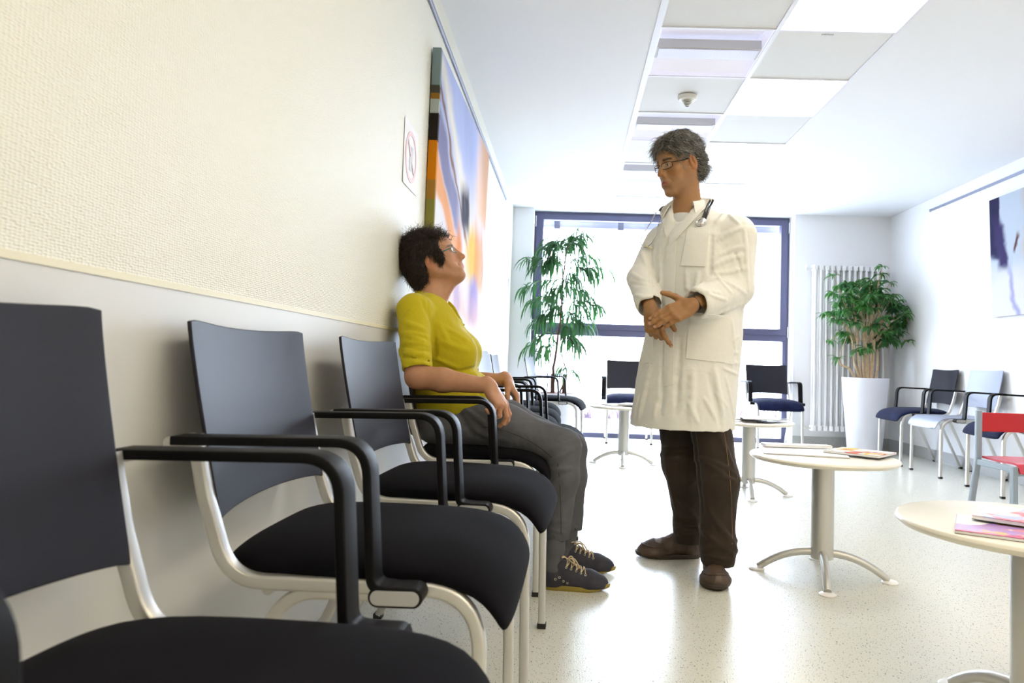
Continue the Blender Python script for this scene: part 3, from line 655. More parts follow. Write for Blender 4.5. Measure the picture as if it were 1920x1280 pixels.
#PEOPLE
# ------------------------------------------------------------------ sculpting with distance fields
A3 = lambda p: np.asarray(p, float)
def smin(a, b, k):
    if k <= 0: return np.minimum(a, b)
    h = np.clip(.5+.5*(b-a)/k, 0, 1); return b*(1-h)+a*h-k*h*(1-h)
class Sdf:
    def __init__(s): s.p = []; s.post = []
    def add(s, fn, lo, hi, k=.02, op='+'): s.p.append((fn, A3(lo), A3(hi), k, op)); return s
    def cone(s, a, b, ra, rb, k=.02, op='+', flat=None):
        a, b = A3(a), A3(b); ba = b-a; L2 = max(ba@ba, 1e-12)
        def fn(X, Y, Z):
            x, y, z = X-a[0], Y-a[1], Z-a[2]; h = np.clip((x*ba[0]+y*ba[1]+z*ba[2])/L2, 0, 1)
            return np.sqrt((x-h*ba[0])**2+(y-h*ba[1])**2+(z-h*ba[2])**2)-(ra+(rb-ra)*h)
        m = max(ra, rb); return s.add(fn, np.minimum(a, b)-m, np.maximum(a, b)+m, k, op)
    def chain(s, pts, rad, k=.02, op='+'):
        for i in range(len(pts)-1): s.cone(pts[i], pts[i+1], rad[i], rad[i+1], k, op)
        return s
    def ell(s, c, r, M=None, k=.02, op='+'):
        c, r = A3(c), A3(r); M = np.eye(3) if M is None else A3(M)   # columns are the ellipsoid axes
        def fn(X, Y, Z):
            x, y, z = X-c[0], Y-c[1], Z-c[2]; q = [(x*M[0, i]+y*M[1, i]+z*M[2, i]) for i in range(3)]
            k0 = np.sqrt(sum((q[i]/r[i])**2 for i in range(3))); k1 = np.sqrt(sum((q[i]/r[i]**2)**2 for i in range(3)))+1e-9
            return k0*(k0-1)/k1
        m = r.max(); return s.add(fn, c-m, c+m, k, op)
    def column(s, zs, cs, aa, bb, ang, k=.03, op='+', off=0, ex=2.3):
        """stack of rounded sections: centres cs, half sizes aa (along ang) and bb (across)"""
        zs, cs, aa, bb = A3(zs), A3(cs), A3(aa), A3(bb); ang = np.broadcast_to(A3(ang), zs.shape)
        def fn(X, Y, Z):
            z = np.clip(Z, zs[0], zs[-1]); cx = np.interp(z, zs, cs[:, 0]); cy = np.interp(z, zs, cs[:, 1]); a = np.interp(z, zs, aa)+off; b = np.interp(z, zs, bb)+off; t = np.interp(z, zs, ang)
            x, y = X-cx, Y-cy; u = x*np.cos(t)+y*np.sin(t); v = -x*np.sin(t)+y*np.cos(t)
            q = (np.abs(u/a)**ex+np.abs(v/b)**ex)**(1/ex); r = np.sqrt(u*u+v*v); d = r*(1-1/np.maximum(q, .05))
            dz = np.maximum(Z-zs[-1], zs[0]-Z); return np.where(dz > 0, np.sqrt(np.maximum(d, 0)**2+dz**2), np.maximum(d, dz))
        m = max(aa.max(), bb.max())+off; return s.add(fn, (cs[:, 0].min()-m, cs[:, 1].min()-m, zs[0]-off), (cs[:, 0].max()+m, cs[:, 1].max()+m, zs[-1]+off), k, op)
    def fold(s, a, b, w, amp):                    # raised (+) or sunk (-) crease along a segment
        a, b = A3(a), A3(b); ba = b-a; L2 = max(ba@ba, 1e-9)
        def fn(X, Y, Z):
            x, y, z = X-a[0], Y-a[1], Z-a[2]; h = np.clip((x*ba[0]+y*ba[1]+z*ba[2])/L2, 0, 1)
            d2 = (x-h*ba[0])**2+(y-h*ba[1])**2+(z-h*ba[2])**2; return -amp*np.exp(-d2/w**2)*(.35+.65*np.sin(pi*np.clip(h, .02, .98)))
        s.post.append((fn, np.minimum(a, b)-3*w, np.maximum(a, b)+3*w)); return s
    def creases(s, rows):                         # rows (x1, y1, x2, y2, w, amp[, sag]) in photo pixels, laid on the surface as it is now
        todo = []
        for r in rows:
            x1, y1, x2, y2, w, a = r[:6]; sag = r[6] if len(r) > 6 else 0; t = np.linspace(0, 1, 7); dx, dy = x2-x1, y2-y1; l = math.hypot(dx, dy)
            px = np.stack([x1+dx*t-dy/l*sag*np.sin(pi*t), y1+dy*t+dx/l*sag*np.sin(pi*t)], 1); todo.append((s.hit(px), w, a))
        for P, w, a in todo:
            wt = np.sin(pi*np.linspace(.06, .94, 7))**.6
            for i in range(6):
                def fn(X, Y, Z, p=P[i], q=P[i+1], w=w, a0=a*wt[i], a1=a*wt[i+1]):
                    ba = q-p; L2 = max(ba@ba, 1e-9); x, y, z = X-p[0], Y-p[1], Z-p[2]; h0 = (x*ba[0]+y*ba[1]+z*ba[2])/L2; h = np.clip(h0, 0, 1)
                    d2 = (x-h*ba[0])**2+(y-h*ba[1])**2+(z-h*ba[2])**2; m = np.where((h0 >= 0) & (h0 < 1), 1.0, .5); return -(a0+(a1-a0)*h)*np.exp(-d2/w**2)*m
                s.post.append((fn, np.minimum(P[i], P[i+1])-2.6*w, np.maximum(P[i], P[i+1])+2.6*w))
        return s
    def noise(s, amp, freq, seed=0, stretch=(1, 1, 1), ridge=False):
        r = np.random.default_rng(seed); D = r.normal(size=(5, 3)); D /= np.linalg.norm(D, axis=1)[:, None]; D *= A3(stretch); ph = r.uniform(0, 6.28, 5)
        def fn(X, Y, Z):
            o = 0; w = 0
            for i in range(5):
                q = np.sin((X*D[i, 0]+Y*D[i, 1]+Z*D[i, 2])*freq*(1+.35*i)+ph[i]+w); w = w+q*.9; o = o+(1-2*np.abs(q) if ridge else q)/(1+.4*i)
            return -amp*o/2.5
        s.post.append((fn, None, None)); return s
    def __call__(s, P):
        P = np.atleast_2d(A3(P)); X, Y, Z = P.T; F = np.full(len(P), 1e3)
        for fn, lo, hi, k, op in s.p:
            d = fn(X, Y, Z); F = smin(F, d, k) if op == '+' else -smin(-F, d, k)
        for fn, lo, hi in s.post: F = F+fn(X, Y, Z)
        return F
    def grad(s, P, e=1e-3):
        g = np.stack([(s(P+np.eye(3)[i]*e)-s(P-np.eye(3)[i]*e))/(2*e) for i in range(3)], -1); return g/(np.linalg.norm(g, axis=-1)[:, None]+1e-12)
    def snap(s, P, off=0, it=6):                  # move points onto the surface
        P = np.atleast_2d(A3(P)).copy()
        for _ in range(it): P -= s.grad(P)*(s(P)-off)[:, None]*.9
        return P
    def hit(s, px, off=0):                        # photo pixels -> where their sight lines meet this body
        px = np.atleast_2d(A3(px)); d = RT*((px[:, :1]-CX)/FPX)-UP*((px[:, 1:]-CY)/FPX)+_fw; d /= np.linalg.norm(d, axis=1)[:, None]
        t = np.full(len(px), 1.6); best = np.full(len(px), 1e9); bt = t.copy()
        for _ in range(90):
            v = s(EYE+d*t[:, None])-off; m = np.abs(v) < best; best = np.where(m, np.abs(v), best); bt = np.where(m, t, bt); t = t+np.clip(v, -.05, .08)*.7
            t = np.minimum(t, 4.2)
        return EYE+d*bt[:, None]
    def mesh(s, h, lo=None, hi=None):
        L0 = np.min([p[1] for p in s.p if p[4] == '+'], 0)-3*h if lo is None else A3(lo); H0 = np.max([p[2] for p in s.p if p[4] == '+'], 0)+3*h if hi is None else A3(hi)
        n = np.ceil((H0-L0)/h).astype(int)+1; F = np.full(n, 1.0, np.float32); ax = [(L0[i]+h*np.arange(n[i])).astype(np.float32) for i in range(3)]
        def sl(lo, hi, m):
            a = np.clip(np.floor((lo-m-L0)/h).astype(int), 0, n); b = np.clip(np.ceil((hi+m-L0)/h).astype(int)+1, 0, n); return tuple(slice(a[i], b[i]) for i in range(3))
        for fn, lo_, hi_, k, op in s.p:
            q = sl(lo_, hi_, k+2.5*h)
            if min(q[i].stop-q[i].start for i in range(3)) <= 0: continue
            X, Y, Z = ax[0][q[0]][:, None, None], ax[1][q[1]][None, :, None], ax[2][q[2]][None, None, :]
            d = fn(X, Y, Z); F[q] = smin(F[q], d, k) if op == '+' else -smin(-F[q], d, k)
        for fn, lo_, hi_ in s.post:
            q = (slice(None),)*3 if lo_ is None else sl(lo_, hi_, 0)
            if lo_ is not None and min(q[i].stop-q[i].start for i in range(3)) <= 0: continue
            X, Y, Z = ax[0][q[0]][:, None, None], ax[1][q[1]][None, :, None], ax[2][q[2]][None, None, :]
            F[q] += fn(X, Y, Z)
        F[[0, -1]] = np.maximum(F[[0, -1]], .5*h); F[:, [0, -1]] = np.maximum(F[:, [0, -1]], .5*h); F[:, :, [0, -1]] = np.maximum(F[:, :, [0, -1]], .5*h)
        # surface nets
        sg = F < 0; N = tuple(n-1); P = np.zeros(N+(3,), np.float32); cnt = np.zeros(N, np.float32)
        for axis in range(3):
            sa = [slice(None)]*3; sb = [slice(None)]*3; sa[axis] = slice(0, -1); sb[axis] = slice(1, None)
            a, b = F[tuple(sa)], F[tuple(sb)]; cr = (a < 0) != (b < 0); t = np.where(cr, a/(a-b+1e-20), 0)
            o = [i for i in range(3) if i != axis]
            for da in (0, 1):
                for db in (0, 1):
                    q = [slice(None)]*3; q[o[0]] = slice(da, N[o[0]]+da); q[o[1]] = slice(db, N[o[1]]+db); q = tuple(q)
                    c_, tt = cr[q], t[q]; cnt += c_; P[..., axis] += tt*c_; P[..., o[0]] += da*c_; P[..., o[1]] += db*c_
        on = cnt > 0; idx = -np.ones(N, int); idx[on] = np.arange(on.sum()); ijk = np.argwhere(on)
        V = L0+h*(ijk+P[on]/cnt[on][:, None]); faces = []
        for axis in range(3):
            sa = [slice(None)]*3; sb = [slice(None)]*3; sa[axis] = slice(0, -1); sb[axis] = slice(1, None)
            a, b = sg[tuple(sa)], sg[tuple(sb)]; e = np.argwhere(a != b); o = [(axis+1) % 3, (axis+2) % 3]
            ok = (e[:, o[0]] > 0) & (e[:, o[1]] > 0) & (e[:, o[0]] < N[o[0]]) & (e[:, o[1]] < N[o[1]]); e = e[ok]
            fl = a[tuple(e.T)]; qs = []
            for da, db in ((1, 1), (0, 1), (0, 0), (1, 0)):
                g_ = e.copy(); g_[:, o[0]] -= da; g_[:, o[1]] -= db; qs.append(idx[tuple(g_.T)])
            q = np.stack(qs, 1); q[~fl] = q[~fl][:, ::-1]; faces.append(q)
        return V, np.concatenate(faces)
def smooth_mesh(V, Fq, it=2, lam=.5):
    e = np.concatenate([Fq[:, [0, 1]], Fq[:, [1, 2]], Fq[:, [2, 3]], Fq[:, [3, 0]]])
    for _ in range(it):
        S_ = np.zeros_like(V); c = np.zeros(len(V)); np.add.at(S_, e[:, 0], V[e[:, 1]]); np.add.at(S_, e[:, 1], V[e[:, 0]]); np.add.at(c, e[:, 0], 1); np.add.at(c, e[:, 1], 1); V = V+(S_/c[:, None]-V)*lam
    return V
def body_obj(name, parts, m, parent, col=None, smooth=1):
    """parts: list of (V, F) in world space; one mesh object"""
    V = []; Fs = []; n = 0
    for v, f in parts:
        v = smooth_mesh(v, f, smooth) if smooth else v; V.append(v); Fs.append(f+n); n += len(v)
    V = np.concatenate(V); V[:, 0] = np.maximum(V[:, 0], .004); Fs = np.concatenate(Fs); me = bpy.data.meshes.new(name)
    me.vertices.add(len(V)); me.vertices.foreach_set('co', (V-wloc(parent)).ravel()); me.loops.add(Fs.size); me.loops.foreach_set('vertex_index', Fs.ravel().astype(np.int32))
    me.polygons.add(len(Fs)); me.polygons.foreach_set('loop_start', np.arange(0, Fs.size, 4, dtype=np.int32)); me.polygons.foreach_set('loop_total', np.full(len(Fs), 4, np.int32))
    me.update(calc_edges=True); me.validate(); me.polygons.foreach_set('use_smooth', [True]*len(me.polygons))
    if col is not None: setcol(me, col(V))
    me.materials.append(m); o = bpy.data.objects.new(name, me); COL.objects.link(o); o.parent = parent; return o
def wloc(o):
    p = A3(o.location)
    while o.parent: o = o.parent; p = p+A3(o.location)
    return p
def off(g, parent):
    g.v = [v-wloc(parent) for v in g.v]; return g
class Frame:
    def __init__(s, o, f, l, u): s.o = A3(o); s.M = np.stack([A3(f), A3(l), A3(u)], 1)
    def __call__(s, *p): return s.o+(s.M@np.atleast_2d(A3(p if len(p) > 1 else p[0])).T).T if np.ndim(p[0]) or True else 0
    def pt(s, *p): return s.o+s.M@A3(p)
    def inv(s, P): return (P-s.o)@s.M
def frame(o, f, u):
    f = A3(f)/np.linalg.norm(f); u = A3(u); l = np.cross(u, f); l /= np.linalg.norm(l); u = np.cross(f, l); return Frame(o, f, l, u)
nrm = lambda v: A3(v)/np.linalg.norm(v)

# ------------------------------------------------------------------ heads
def head_sdf(fr, male=True, neck_to=None, neck_r=(.055, .062)):
    s = Sdf(); M = fr.M; w = 1.0 if male else .94
    def P(x, y, z):
        if not male and z < -.03 and x > -.02: z = -.03+(z+.03)*.83; x = x-.05*max(0, -.05-z)
        return fr.pt(x, y*w, z)
    def E(c, r, k=.02, op='+', rot=None): s.ell(P(*c), (r[0], r[1]*w, r[2]), M if rot is None else M@rot, k, op)
    def C_(a, b, ra, rb, k=.015, op='+'): s.cone(P(*a), P(*b), ra, rb, k, op)
    E((-.018, 0, .040), (.098, .075, .083)); E((.030, 0, .035), (.062, .062, .068), .03)
    E((.030, 0, -.030), (.058, .055, .074), .03)
    for y in (-1, 1):
        C_((-.005, .056*y, -.040), (.070, .016*y, -.103), .016, .016, .03)          # jaw
        C_((-.008, .056*y, -.010), (-.008, .054*y, -.045), .016, .016, .03)
        E((.055, .043*y, -.022), (.022, .020, .018), .022)                           # cheekbone
        C_((.079, .014*y, .030), (.066, .046*y, .032), .010, .008, .012)              # brow
        E((.089, .031*y, .012), (.014, .017, .011), .012, '-')                        # socket
        E((.0745, .031*y, .011), (.0135, .0145, .0125), .003)                         # lidded eye
        E((.0757, .031*y, .0175 if male else .0185), (.0152, .0160, .0118 if male else .0095), .003)                        # upper lid
        E((.098, .0115*y, -.031), (.010, .0065, .007), .008)                          # nostril wing
        E((.103, .0065*y, -.0375), (.0042, .0028, .0022), .001, '-')
        C_((.060, .040*y, -.052), (.080, .022*y, -.075), .014, .012, .02)             # cheek to mouth
        # ear
        rot = np.array([[cos(.25), 0, sin(.25)], [0, 1, 0], [-sin(.25), 0, cos(.25)]])
        E((-.012, .079*y, -.004), (.019, .008, .034), .006, '+', rot); E((-.008, .0875*y, .004), (.0115, .0085, .023), .003, '-', rot); E((-.015, .0815*y, .002), (.004, .0045, .018), .003, '+', rot); E((-.007, .079*y, -.026), (.008, .005, .008), .005)
    C_((.088, 0, .024), (.112, 0, -.020), .0065, .0085, .010); E((.113, 0, -.026), (.0105, .009, .009), .008); E((.094, 0, -.020), (.018, .0125, .020), .010)       # nose
    E((.082, 0, -.062), (.020, .026, .024), .018)                                     # muzzle
    for y in (-1, 1):
        C_((.0865, .0235*y, -.0655), (.0975, .006*y, -.0585), .0035, .0045, .006); C_((.0865, .0215*y, -.0665), (.0955, .004*y, -.0715), .0035, .0058, .006)
        C_((.092, .026*y, -.0665), (.1035, 0, -.0648), .0013, .0013, .002, '-'); C_((.086, .034*y, -.058), (.098, .019*y, -.032), .0022, .0018, .010, '-')
    E((.080, 0, -.108), (.017, .020, .016), .018)                                     # chin
    if neck_to is not None:
        a = P(-.022, 0, -.045); b = A3(neck_to); s.cone(a, b, neck_r[0], neck_r[1], .03)
    return s
def head_colour(fr, skin, lip, brow, stubble=None, base=None, lipz=None):
    skin, lip, brow = A3(skin), A3(lip), A3(brow)
    def fn(V):
        q = fr.inv(V); x, y, z = q.T; ay = np.abs(y); c = np.tile(skin, (len(V), 1))
        n = .5+.5*np.sin(V[:, 0]*170+np.sin(V[:, 2]*130)*2)*np.sin(V[:, 1]*150+V[:, 2]*90)
        c = c*(1+(n[:, None]-.5)*.07)
        hd = sstep(.2, .16, np.linalg.norm(q, axis=1))
        def mx(col, w): nonlocal c; w = (w*hd)[:, None]; c = c*(1-w)+A3(col)*w
        mx(skin*A3((1.08, .80, .74)), .55*sstep(.03, .01, np.hypot(x-.07, (ay-.035)))*sstep(.025, .005, np.abs(z+.03)))
        mx(skin*A3((1.05, .78, .70)), .5*sstep(.02, .005, np.hypot(x-.112, z+.026)))
        mx(skin*A3((1.1, .72, .62)), .5*sstep(.068, .076, ay)*sstep(.05, .03, np.hypot(x+.01, z)))
        if stubble is not None: mx(stubble, .38*sstep(-.035, -.055, z)*sstep(-.02, .02, x)*sstep(-.14, -.125, z))
        lipw = sstep(.0105, .0065, np.abs(z*(1 if lipz is None else 1)-(-.0655 if lipz is None else lipz)))*sstep(.024, .018, ay)*sstep(.080, .088, x); mx(lip, .8*lipw)
        mx(brow, .9*sstep(.0065, .003, np.abs(z-.0305+.10*np.clip(ay-.03, 0, 1)))*sstep(.011, .016, ay)*sstep(.056, .046, ay)*sstep(.04, .06, x))
        if base is not None: c = base(V, c)
        return np.clip(c, 0, 1)
    return fn
def eyes(fr, parent, w=1.0, iris=(.05, .03, .02), down=1.0):
    for y, nm in ((.031*w, 'eye'), (-.031*w, 'eye')):
        q = G(); a = np.linspace(0, 2*pi, 16, endpoint=False); rings = []
        for t in np.linspace(.12, 1.2, 7): rings.append(np.array([fr.pt(.0768+.0119*cos(t), y+.0119*sin(t)*cos(b), .0105+.0119*sin(t)*sin(b)) for b in a]))
        q.loft(rings); off(q, parent).build(nm, mat('eye_white', (.62, .60, .57), .2), parent)
        q = G(); q.loft([np.array([fr.pt(.0768+.0122*(cos(t)*.94+sin(t)*sin(b)*.34), y+.0122*sin(t)*cos(b), .0105+.0122*(sin(t)*sin(b)*.94-cos(t)*.34*down)) for b in a]) for t in (.02, .25, .44)]); off(q, parent).build('iris', mat('iris', iris, .15), parent)
def locks(name, fr, parent, cap, capV, cols, n, region, flow, ln, r0, wav, seed, lift=.2, fall=.1, seg=9, freq=1.0, hug=.6):
    """hair as thousands of tapering strands that start on the scalp surface and follow it"""
    r = np.random.default_rng(seed); loc = fr.inv(capV); ok = np.flatnonzero(region(loc)); ii = ok[r.integers(len(ok), size=n)]; q = capV[ii]+r.normal(size=(n, 3))*.0012; lp = fr.inv(q)
    nn = cap.grad(q); f = flow(lp, r)@fr.M.T; f = f-nn*(f*nn).sum(1)[:, None]; f /= np.linalg.norm(f, axis=1)[:, None]+1e-9; side = np.cross(nn, f)
    L_ = ln*r.uniform(.6, 1.3, n); st = (L_/seg)[:, None]; coh = np.sin(lp[:, 0]*55+seed)+np.sin(lp[:, 2]*62+lp[:, 1]*40+1.3*seed); ph = coh*2.2+r.normal(size=n)*.5; fq = freq*r.uniform(.85, 1.15, n); am = wav*r.uniform(.5, 1.4, n)
    d = f+nn*(lift*r.uniform(.3, 1.5, n))[:, None]; d /= np.linalg.norm(d, axis=1)[:, None]; q = q-nn*.003; PP = []
    for i in range(seg+1):
        t = i/seg; PP.append(q+side*(am*np.sin(ph+t*7*fq)*min(1, t*2))[:, None]+nn*(am*.7*(np.cos(ph+t*7*fq)-np.cos(ph))*t)[:, None])
        q = q+d*st; g_ = cap.grad(q); dist = cap(q); d = d-g_*((d*g_).sum(1)*hug*.6)[:, None]+A3((0, 0, -fall)); d /= np.linalg.norm(d, axis=1)[:, None]
        pen = np.minimum(dist-.001, 0); q = q-g_*pen[:, None]
    PP = np.stack(PP, 1); T = np.gradient(PP, axis=1); T /= np.linalg.norm(T, axis=2)[..., None]+1e-9; S1 = np.cross(T, nn[:, None, :]); S1 /= np.linalg.norm(S1, axis=2)[..., None]+1e-9; S2 = np.cross(T, S1)
    rr = r0*r.uniform(.6, 1.3, n); w = rr[:, None]*(1-(np.arange(seg+1)/seg)**1.8)[None]+.00015; b = np.arange(3)*2*pi/3
    V = PP[:, :, None, :]+S1[:, :, None, :]*(w[..., None]*np.cos(b)*1.5)[..., None]+S2[:, :, None, :]*(w[..., None]*np.sin(b)*.8)[..., None]; V = V.reshape(-1, 3); V[:, 0] = np.maximum(V[:, 0], .004); V = V-wloc(parent)
    base = np.arange(n)[:, None, None]*(seg+1)*3+np.arange(seg)[None, :, None]*3; j_ = np.arange(3)[None, None, :]; a_ = base+j_; b_ = base+(j_+1) % 3; Fq = np.stack([a_, b_, b_+3, a_+3], -1).reshape(-1, 4)
    cc = A3(cols)[r.integers(len(cols), size=n)]*r.uniform(.75, 1.25, (n, 1)); Cc = np.repeat(cc, (seg+1)*3, 0)
    me = bpy.data.meshes.new(name); me.vertices.add(len(V)); me.vertices.foreach_set('co', V.ravel()); me.loops.add(Fq.size); me.loops.foreach_set('vertex_index', Fq.ravel().astype(np.int32)); me.polygons.add(len(Fq)); me.polygons.foreach_set('loop_start', np.arange(0, Fq.size, 4, dtype=np.int32)); me.polygons.foreach_set('loop_total', np.full(len(Fq), 4, np.int32)); me.update(calc_edges=True)
    setcol(me, np.clip(Cc, 0, 1)); me.polygons.foreach_set('use_smooth', [True]*len(me.polygons)); me.materials.append(M_hair); o = bpy.data.objects.new(name, me); COL.objects.link(o); o.parent = parent; o['kind'] = 'stuff'; return o
def glasses(fr, parent, m, w=1.0, half=.026, hh=.0135, lab=None, thick=.0014, lens=True, z0=.006, x0=.101):
    g_ = empty('spectacles', parent.location); tag(g_, lab, 'glasses'); q = G(); lz = G()
    for y in (1, -1):
        cy = .0325*w*y; a = np.linspace(0, 2*pi, 28, endpoint=False); e = superell(half, hh, 3.4, 28)
        P = [fr.pt(x0-.012*(abs(cy+p[0])/.05)**2, cy+p[0], z0+p[1]) for p in e]; P.append(P[0]); P.append(P[1]); q.tube(P, thick, 8)
        lz.add(P[:28]+[fr.pt(x0-.012*(abs(cy)/.05)**2+.0008, cy, z0)], [(i, (i+1) % 28, 28) for i in range(28)])
        yo = cy+half*y; x1 = x0-.012*(abs(yo)/.05)**2
        P = [fr.pt(x1, yo, z0+hh*.6), fr.pt(x1-.006, yo+.004*y, z0+hh*.55), fr.pt(.03, .0745*w*y, .010), fr.pt(-.006, .079*w*y, .016), fr.pt(-.028, .078*w*y, -.004)]
        t_ = G(); t_.tube(P, [.0018, .002, .002, .0017, .0014], 8); off(t_, g_).build('temple', m, g_)
    q.tube([fr.pt(x0-.001, .0065*w, z0+.003), fr.pt(x0+.003, 0, z0+.006), fr.pt(x0-.001, -.0065*w, z0+.003)], thick, 8)
    off(q, g_).build('rim', m, g_); off(lz, g_).build('lens', M_glass, g_, smooth=0)
    return g_

# ------------------------------------------------------------------ hands
def hand(s, fr, side, curl, spread=None, thumb=((.3, .9, -.3), (.6, .7, -.1)), sc=1.0, k=.006, tb=None):
    """fr: origin at the wrist, forward along the fingers, up = back of the hand; side=+1 puts the thumb on +left.
    curl: per finger (index..little) three bend angles in degrees"""
    P = lambda x, y, z: fr.pt(x*sc, y*side*sc, z*sc); nails = []
    B = [(.088, .030, .002), (.092, .008, .004), (.087, -.013, .002), (.078, -.031, -.002)]; Ls = [(.043, .026, .021), (.047, .030, .022), (.043, .028, .021), (.034, .021, .019)]; Rr = [.0098, .0100, .0095, .0082]
    spread = spread or (7, 1, -5, -11)
    for (b, L_, r_, cu, sp) in zip(B, Ls, Rr, curl, spread):
        r_ *= sc; s.cone(P(.012, b[1]*.55, 0), P(*b), .0145*sc, .0112*sc, .012)
        a = R(sp); d = A3((cos(a), sin(a), 0)); p = A3(b); th = 0; rr = r_*1.06
        for j in range(3):
            th += R(cu[j]); v = A3((d[0]*cos(th), d[1]*cos(th), -sin(th))); q = p+v*L_[j]
            s.cone(P(*p), P(*q), rr, rr*(.93 if j < 2 else .82), k*(1.2 if j == 0 else .6)); 
            if j < 2: s.ell(P(*q), (rr*1.02,)*3, None, .002)
            p = q; rr *= .93
        up = A3((sin(th)*d[0], sin(th)*d[1], cos(th))); nails.append((P(*(p-v*.004+up*r_/sc*.74)), fr.M@(v*A3((1, side, 1))), fr.M@(up*A3((1, side, 1))), r_))
    s.ell(P(.050, .0, -.004), (.046*sc, .037*sc, .0150*sc), fr.M, .014); s.ell(P(.035, .024, -.010), (.030*sc, .016*sc, .015*sc), fr.M, .014); s.ell(P(.035, -.022, -.010), (.032*sc, .014*sc, .013*sc), fr.M, .012)
    s.cone(P(-.02, 0, 0), P(.02, 0, 0), .024*sc, .023*sc, .014)
    t0 = A3(tb or (.026, .030, -.006)); v1 = nrm(thumb[0]); v2 = nrm(thumb[1]); t1 = t0+v1*.036; t2 = t1+nrm(v1+v2)*.030; t3 = t2+v2*.025
    s.cone(P(*t0), P(*t1), .0165*sc, .0128*sc, .014); s.cone(P(*t1), P(*t2), .0124*sc, .0114*sc, .005); s.cone(P(*t2), P(*t3), .0120*sc, .0094*sc, .004)
    return nails
def nail_objs(nails, parent, m):
    for p, v, u, r_ in nails:
        v = nrm(v); u = nrm(u); w = np.cross(u, v); q = G(); V = []; a = np.linspace(-1, 1, 5)
        for i in np.linspace(0, 1, 5): 
            for j in a: V.append(p+v*(i*.010-.004)+w*j*r_*.62*(1-.25*(2*i-1)**4)+u*(r_*.22-.0028*j*j))
        q.add(V, [(i*5+j, i*5+j+1, i*5+j+6, i*5+j+5) for i in range(4) for j in range(4)]); off(q, parent).build('fingernail', m, parent)
def shoe(parent, heel, d, L_, up_m, sole_m, name='shoe', lift=0, th=.020, w=1.0, laces=None, tall=.0, cat=None):
    """heel: floor point under the heel, d: floor direction to the toe"""
    f = Frame(heel, nrm(d), np.cross((0, 0, 1), nrm(d)), (0, 0, 1)); sc = L_/.28; P = lambda x, y, z: f.pt(x*sc, y*sc*w, z*sc)
    s = Sdf(); s.chain([P(.034, 0, .052), P(.12, 0, .047), P(.195, .004, .038), P(.236, .002, .030)], [.034*sc, .033*sc, .036*sc, .030*sc], .03)
    s.ell(P(.215, .002, .026), (.055*sc, .046*sc*w, .030*sc), f.M, .02); s.ell(P(.19, .002, .024), (.075*sc, .045*sc*w, .022*sc), f.M, .02); s.ell(P(.05, 0, .030), (.05*sc, .034*sc, .034*sc), f.M, .02)
    s.cone(P(.048, 0, .06), P(.046, 0, .085+tall), .036*sc, .036*sc, .02); s.cone(P(.15, 0, .060), P(.09, 0, .088), .022*sc, .028*sc, .025)
    z0 = f.pt(0, 0, th*.6)[2]
    s.add(lambda X, Y, Z: (Z-z0)+0*X+0*Y, (-9, -9, -9), (9, 9, z0), .001, '-')
    s.cone(P(.046, 0, .080), P(.046, 0, .14), .024*sc, .03*sc, .006, '-')
    return s, f, sc
def sole(parent, f, sc, w, m, th, rocker=.0, lip=1.0):
    n = 60; t = np.linspace(0, 2*pi, n, endpoint=False); x = .140-.143*np.cos(t); hw = .033+.013*sstep(.08, .2, x)-.0; y = np.sin(t)*hw*(np.abs(np.sin(t))**-.25)*w*lip; y = np.where(np.abs(np.sin(t)) < 1e-6, 0, y); x = .14+(x-.14)*1.0
    rk = rocker*sstep(.20, .285, x); rings = []
    for z, k in ((0, .94), (.003, .985), (th*.5, 1), (th-.002, 1), (th, .975)): rings.append(np.array([f.pt(.14*sc+(xx-.14)*sc*k, yy*sc*k, z+r_*(1-z/th*.2)) for xx, yy, r_ in zip(x, y, rk)]))
    return off(G().loft(rings), parent).build('sole', m, parent)
M_hair = mat('hair', (.05, .05, .05), .42, attr='paint'); M_skin = mat('skin', (.5, .3, .2), .46, attr='paint', sss=.12, bump=(420, .0003))
M_nail = mat('fingernail', (.46, .24, .16), .3)
SK_M = (.335, .165, .062); SK_W = (.47, .235, .13)

# ------------------------------------------------------------------ the doctor
DF = nrm((-.60, -.80, 0)); DS = np.array([.80, -.60, 0])      # chest direction, his left
dp = empty('person', (1.24, 3.0, 0), 0, 'standing man in a long white coat and brown trousers, looking down with joined hands', 'person')
hc = un(1273, 310, Y=2.98); hf = frame(hc, nrm((-.86, -.50, -.30)), (0, 0, 1))
nb = un(1291, 392, Y=3.02)
hs = head_sdf(hf, True, neck_to=nb+A3((.0, .0, -.04)), neck_r=(.056, .064))
hs.cone(nb+A3((0, 0, -.05)), nb+A3((0, 0, -.16)), .07, .11, .04)
parts_d = [hs.mesh(.0018)]
# arms and hands under the sleeves
shL = un(1382, 441, Y=2.90); elL = un(1381, 543, Y=2.89); wrL = un(1299, 571, Y=2.745)
shR = un(1240, 458, Y=3.12); elR = un(1203, 522, Y=3.03); wrR = un(1220, 580, Y=2.82)
hl = frame(wrL+A3((.0, 0, 0)), un(1226, 603, Y=2.72)-wrL, A3((-.15, -.9, .35)))           # left hand, back to the camera, thumb up
sL = Sdf(); sL.cone(elL, wrL, .042, .026, .01)
nL = hand(sL, hl, -1, ((10, 8, 5), (11, 8, 5), (13, 9, 6), (18, 13, 8)), spread=(-2.5, 0, 2, 3.5), thumb=((.42, .90, .02), (.80, .58, .12)), sc=1.0)
hr_ = frame(wrR, un(1229, 628, Y=2.79)-wrR, A3((-.45, -.80, -.1)))
sR = Sdf(); sR.cone(elR, wrR, .042, .026, .01)
nR = hand(sR, hr_, 1, ((26, 24, 12), (58, 72, 40), (64, 78, 45), (66, 80, 45)), spread=(4, 0, -4, -8), thumb=((.75, .55, -.45), (.85, .2, -.5)), sc=1.0)
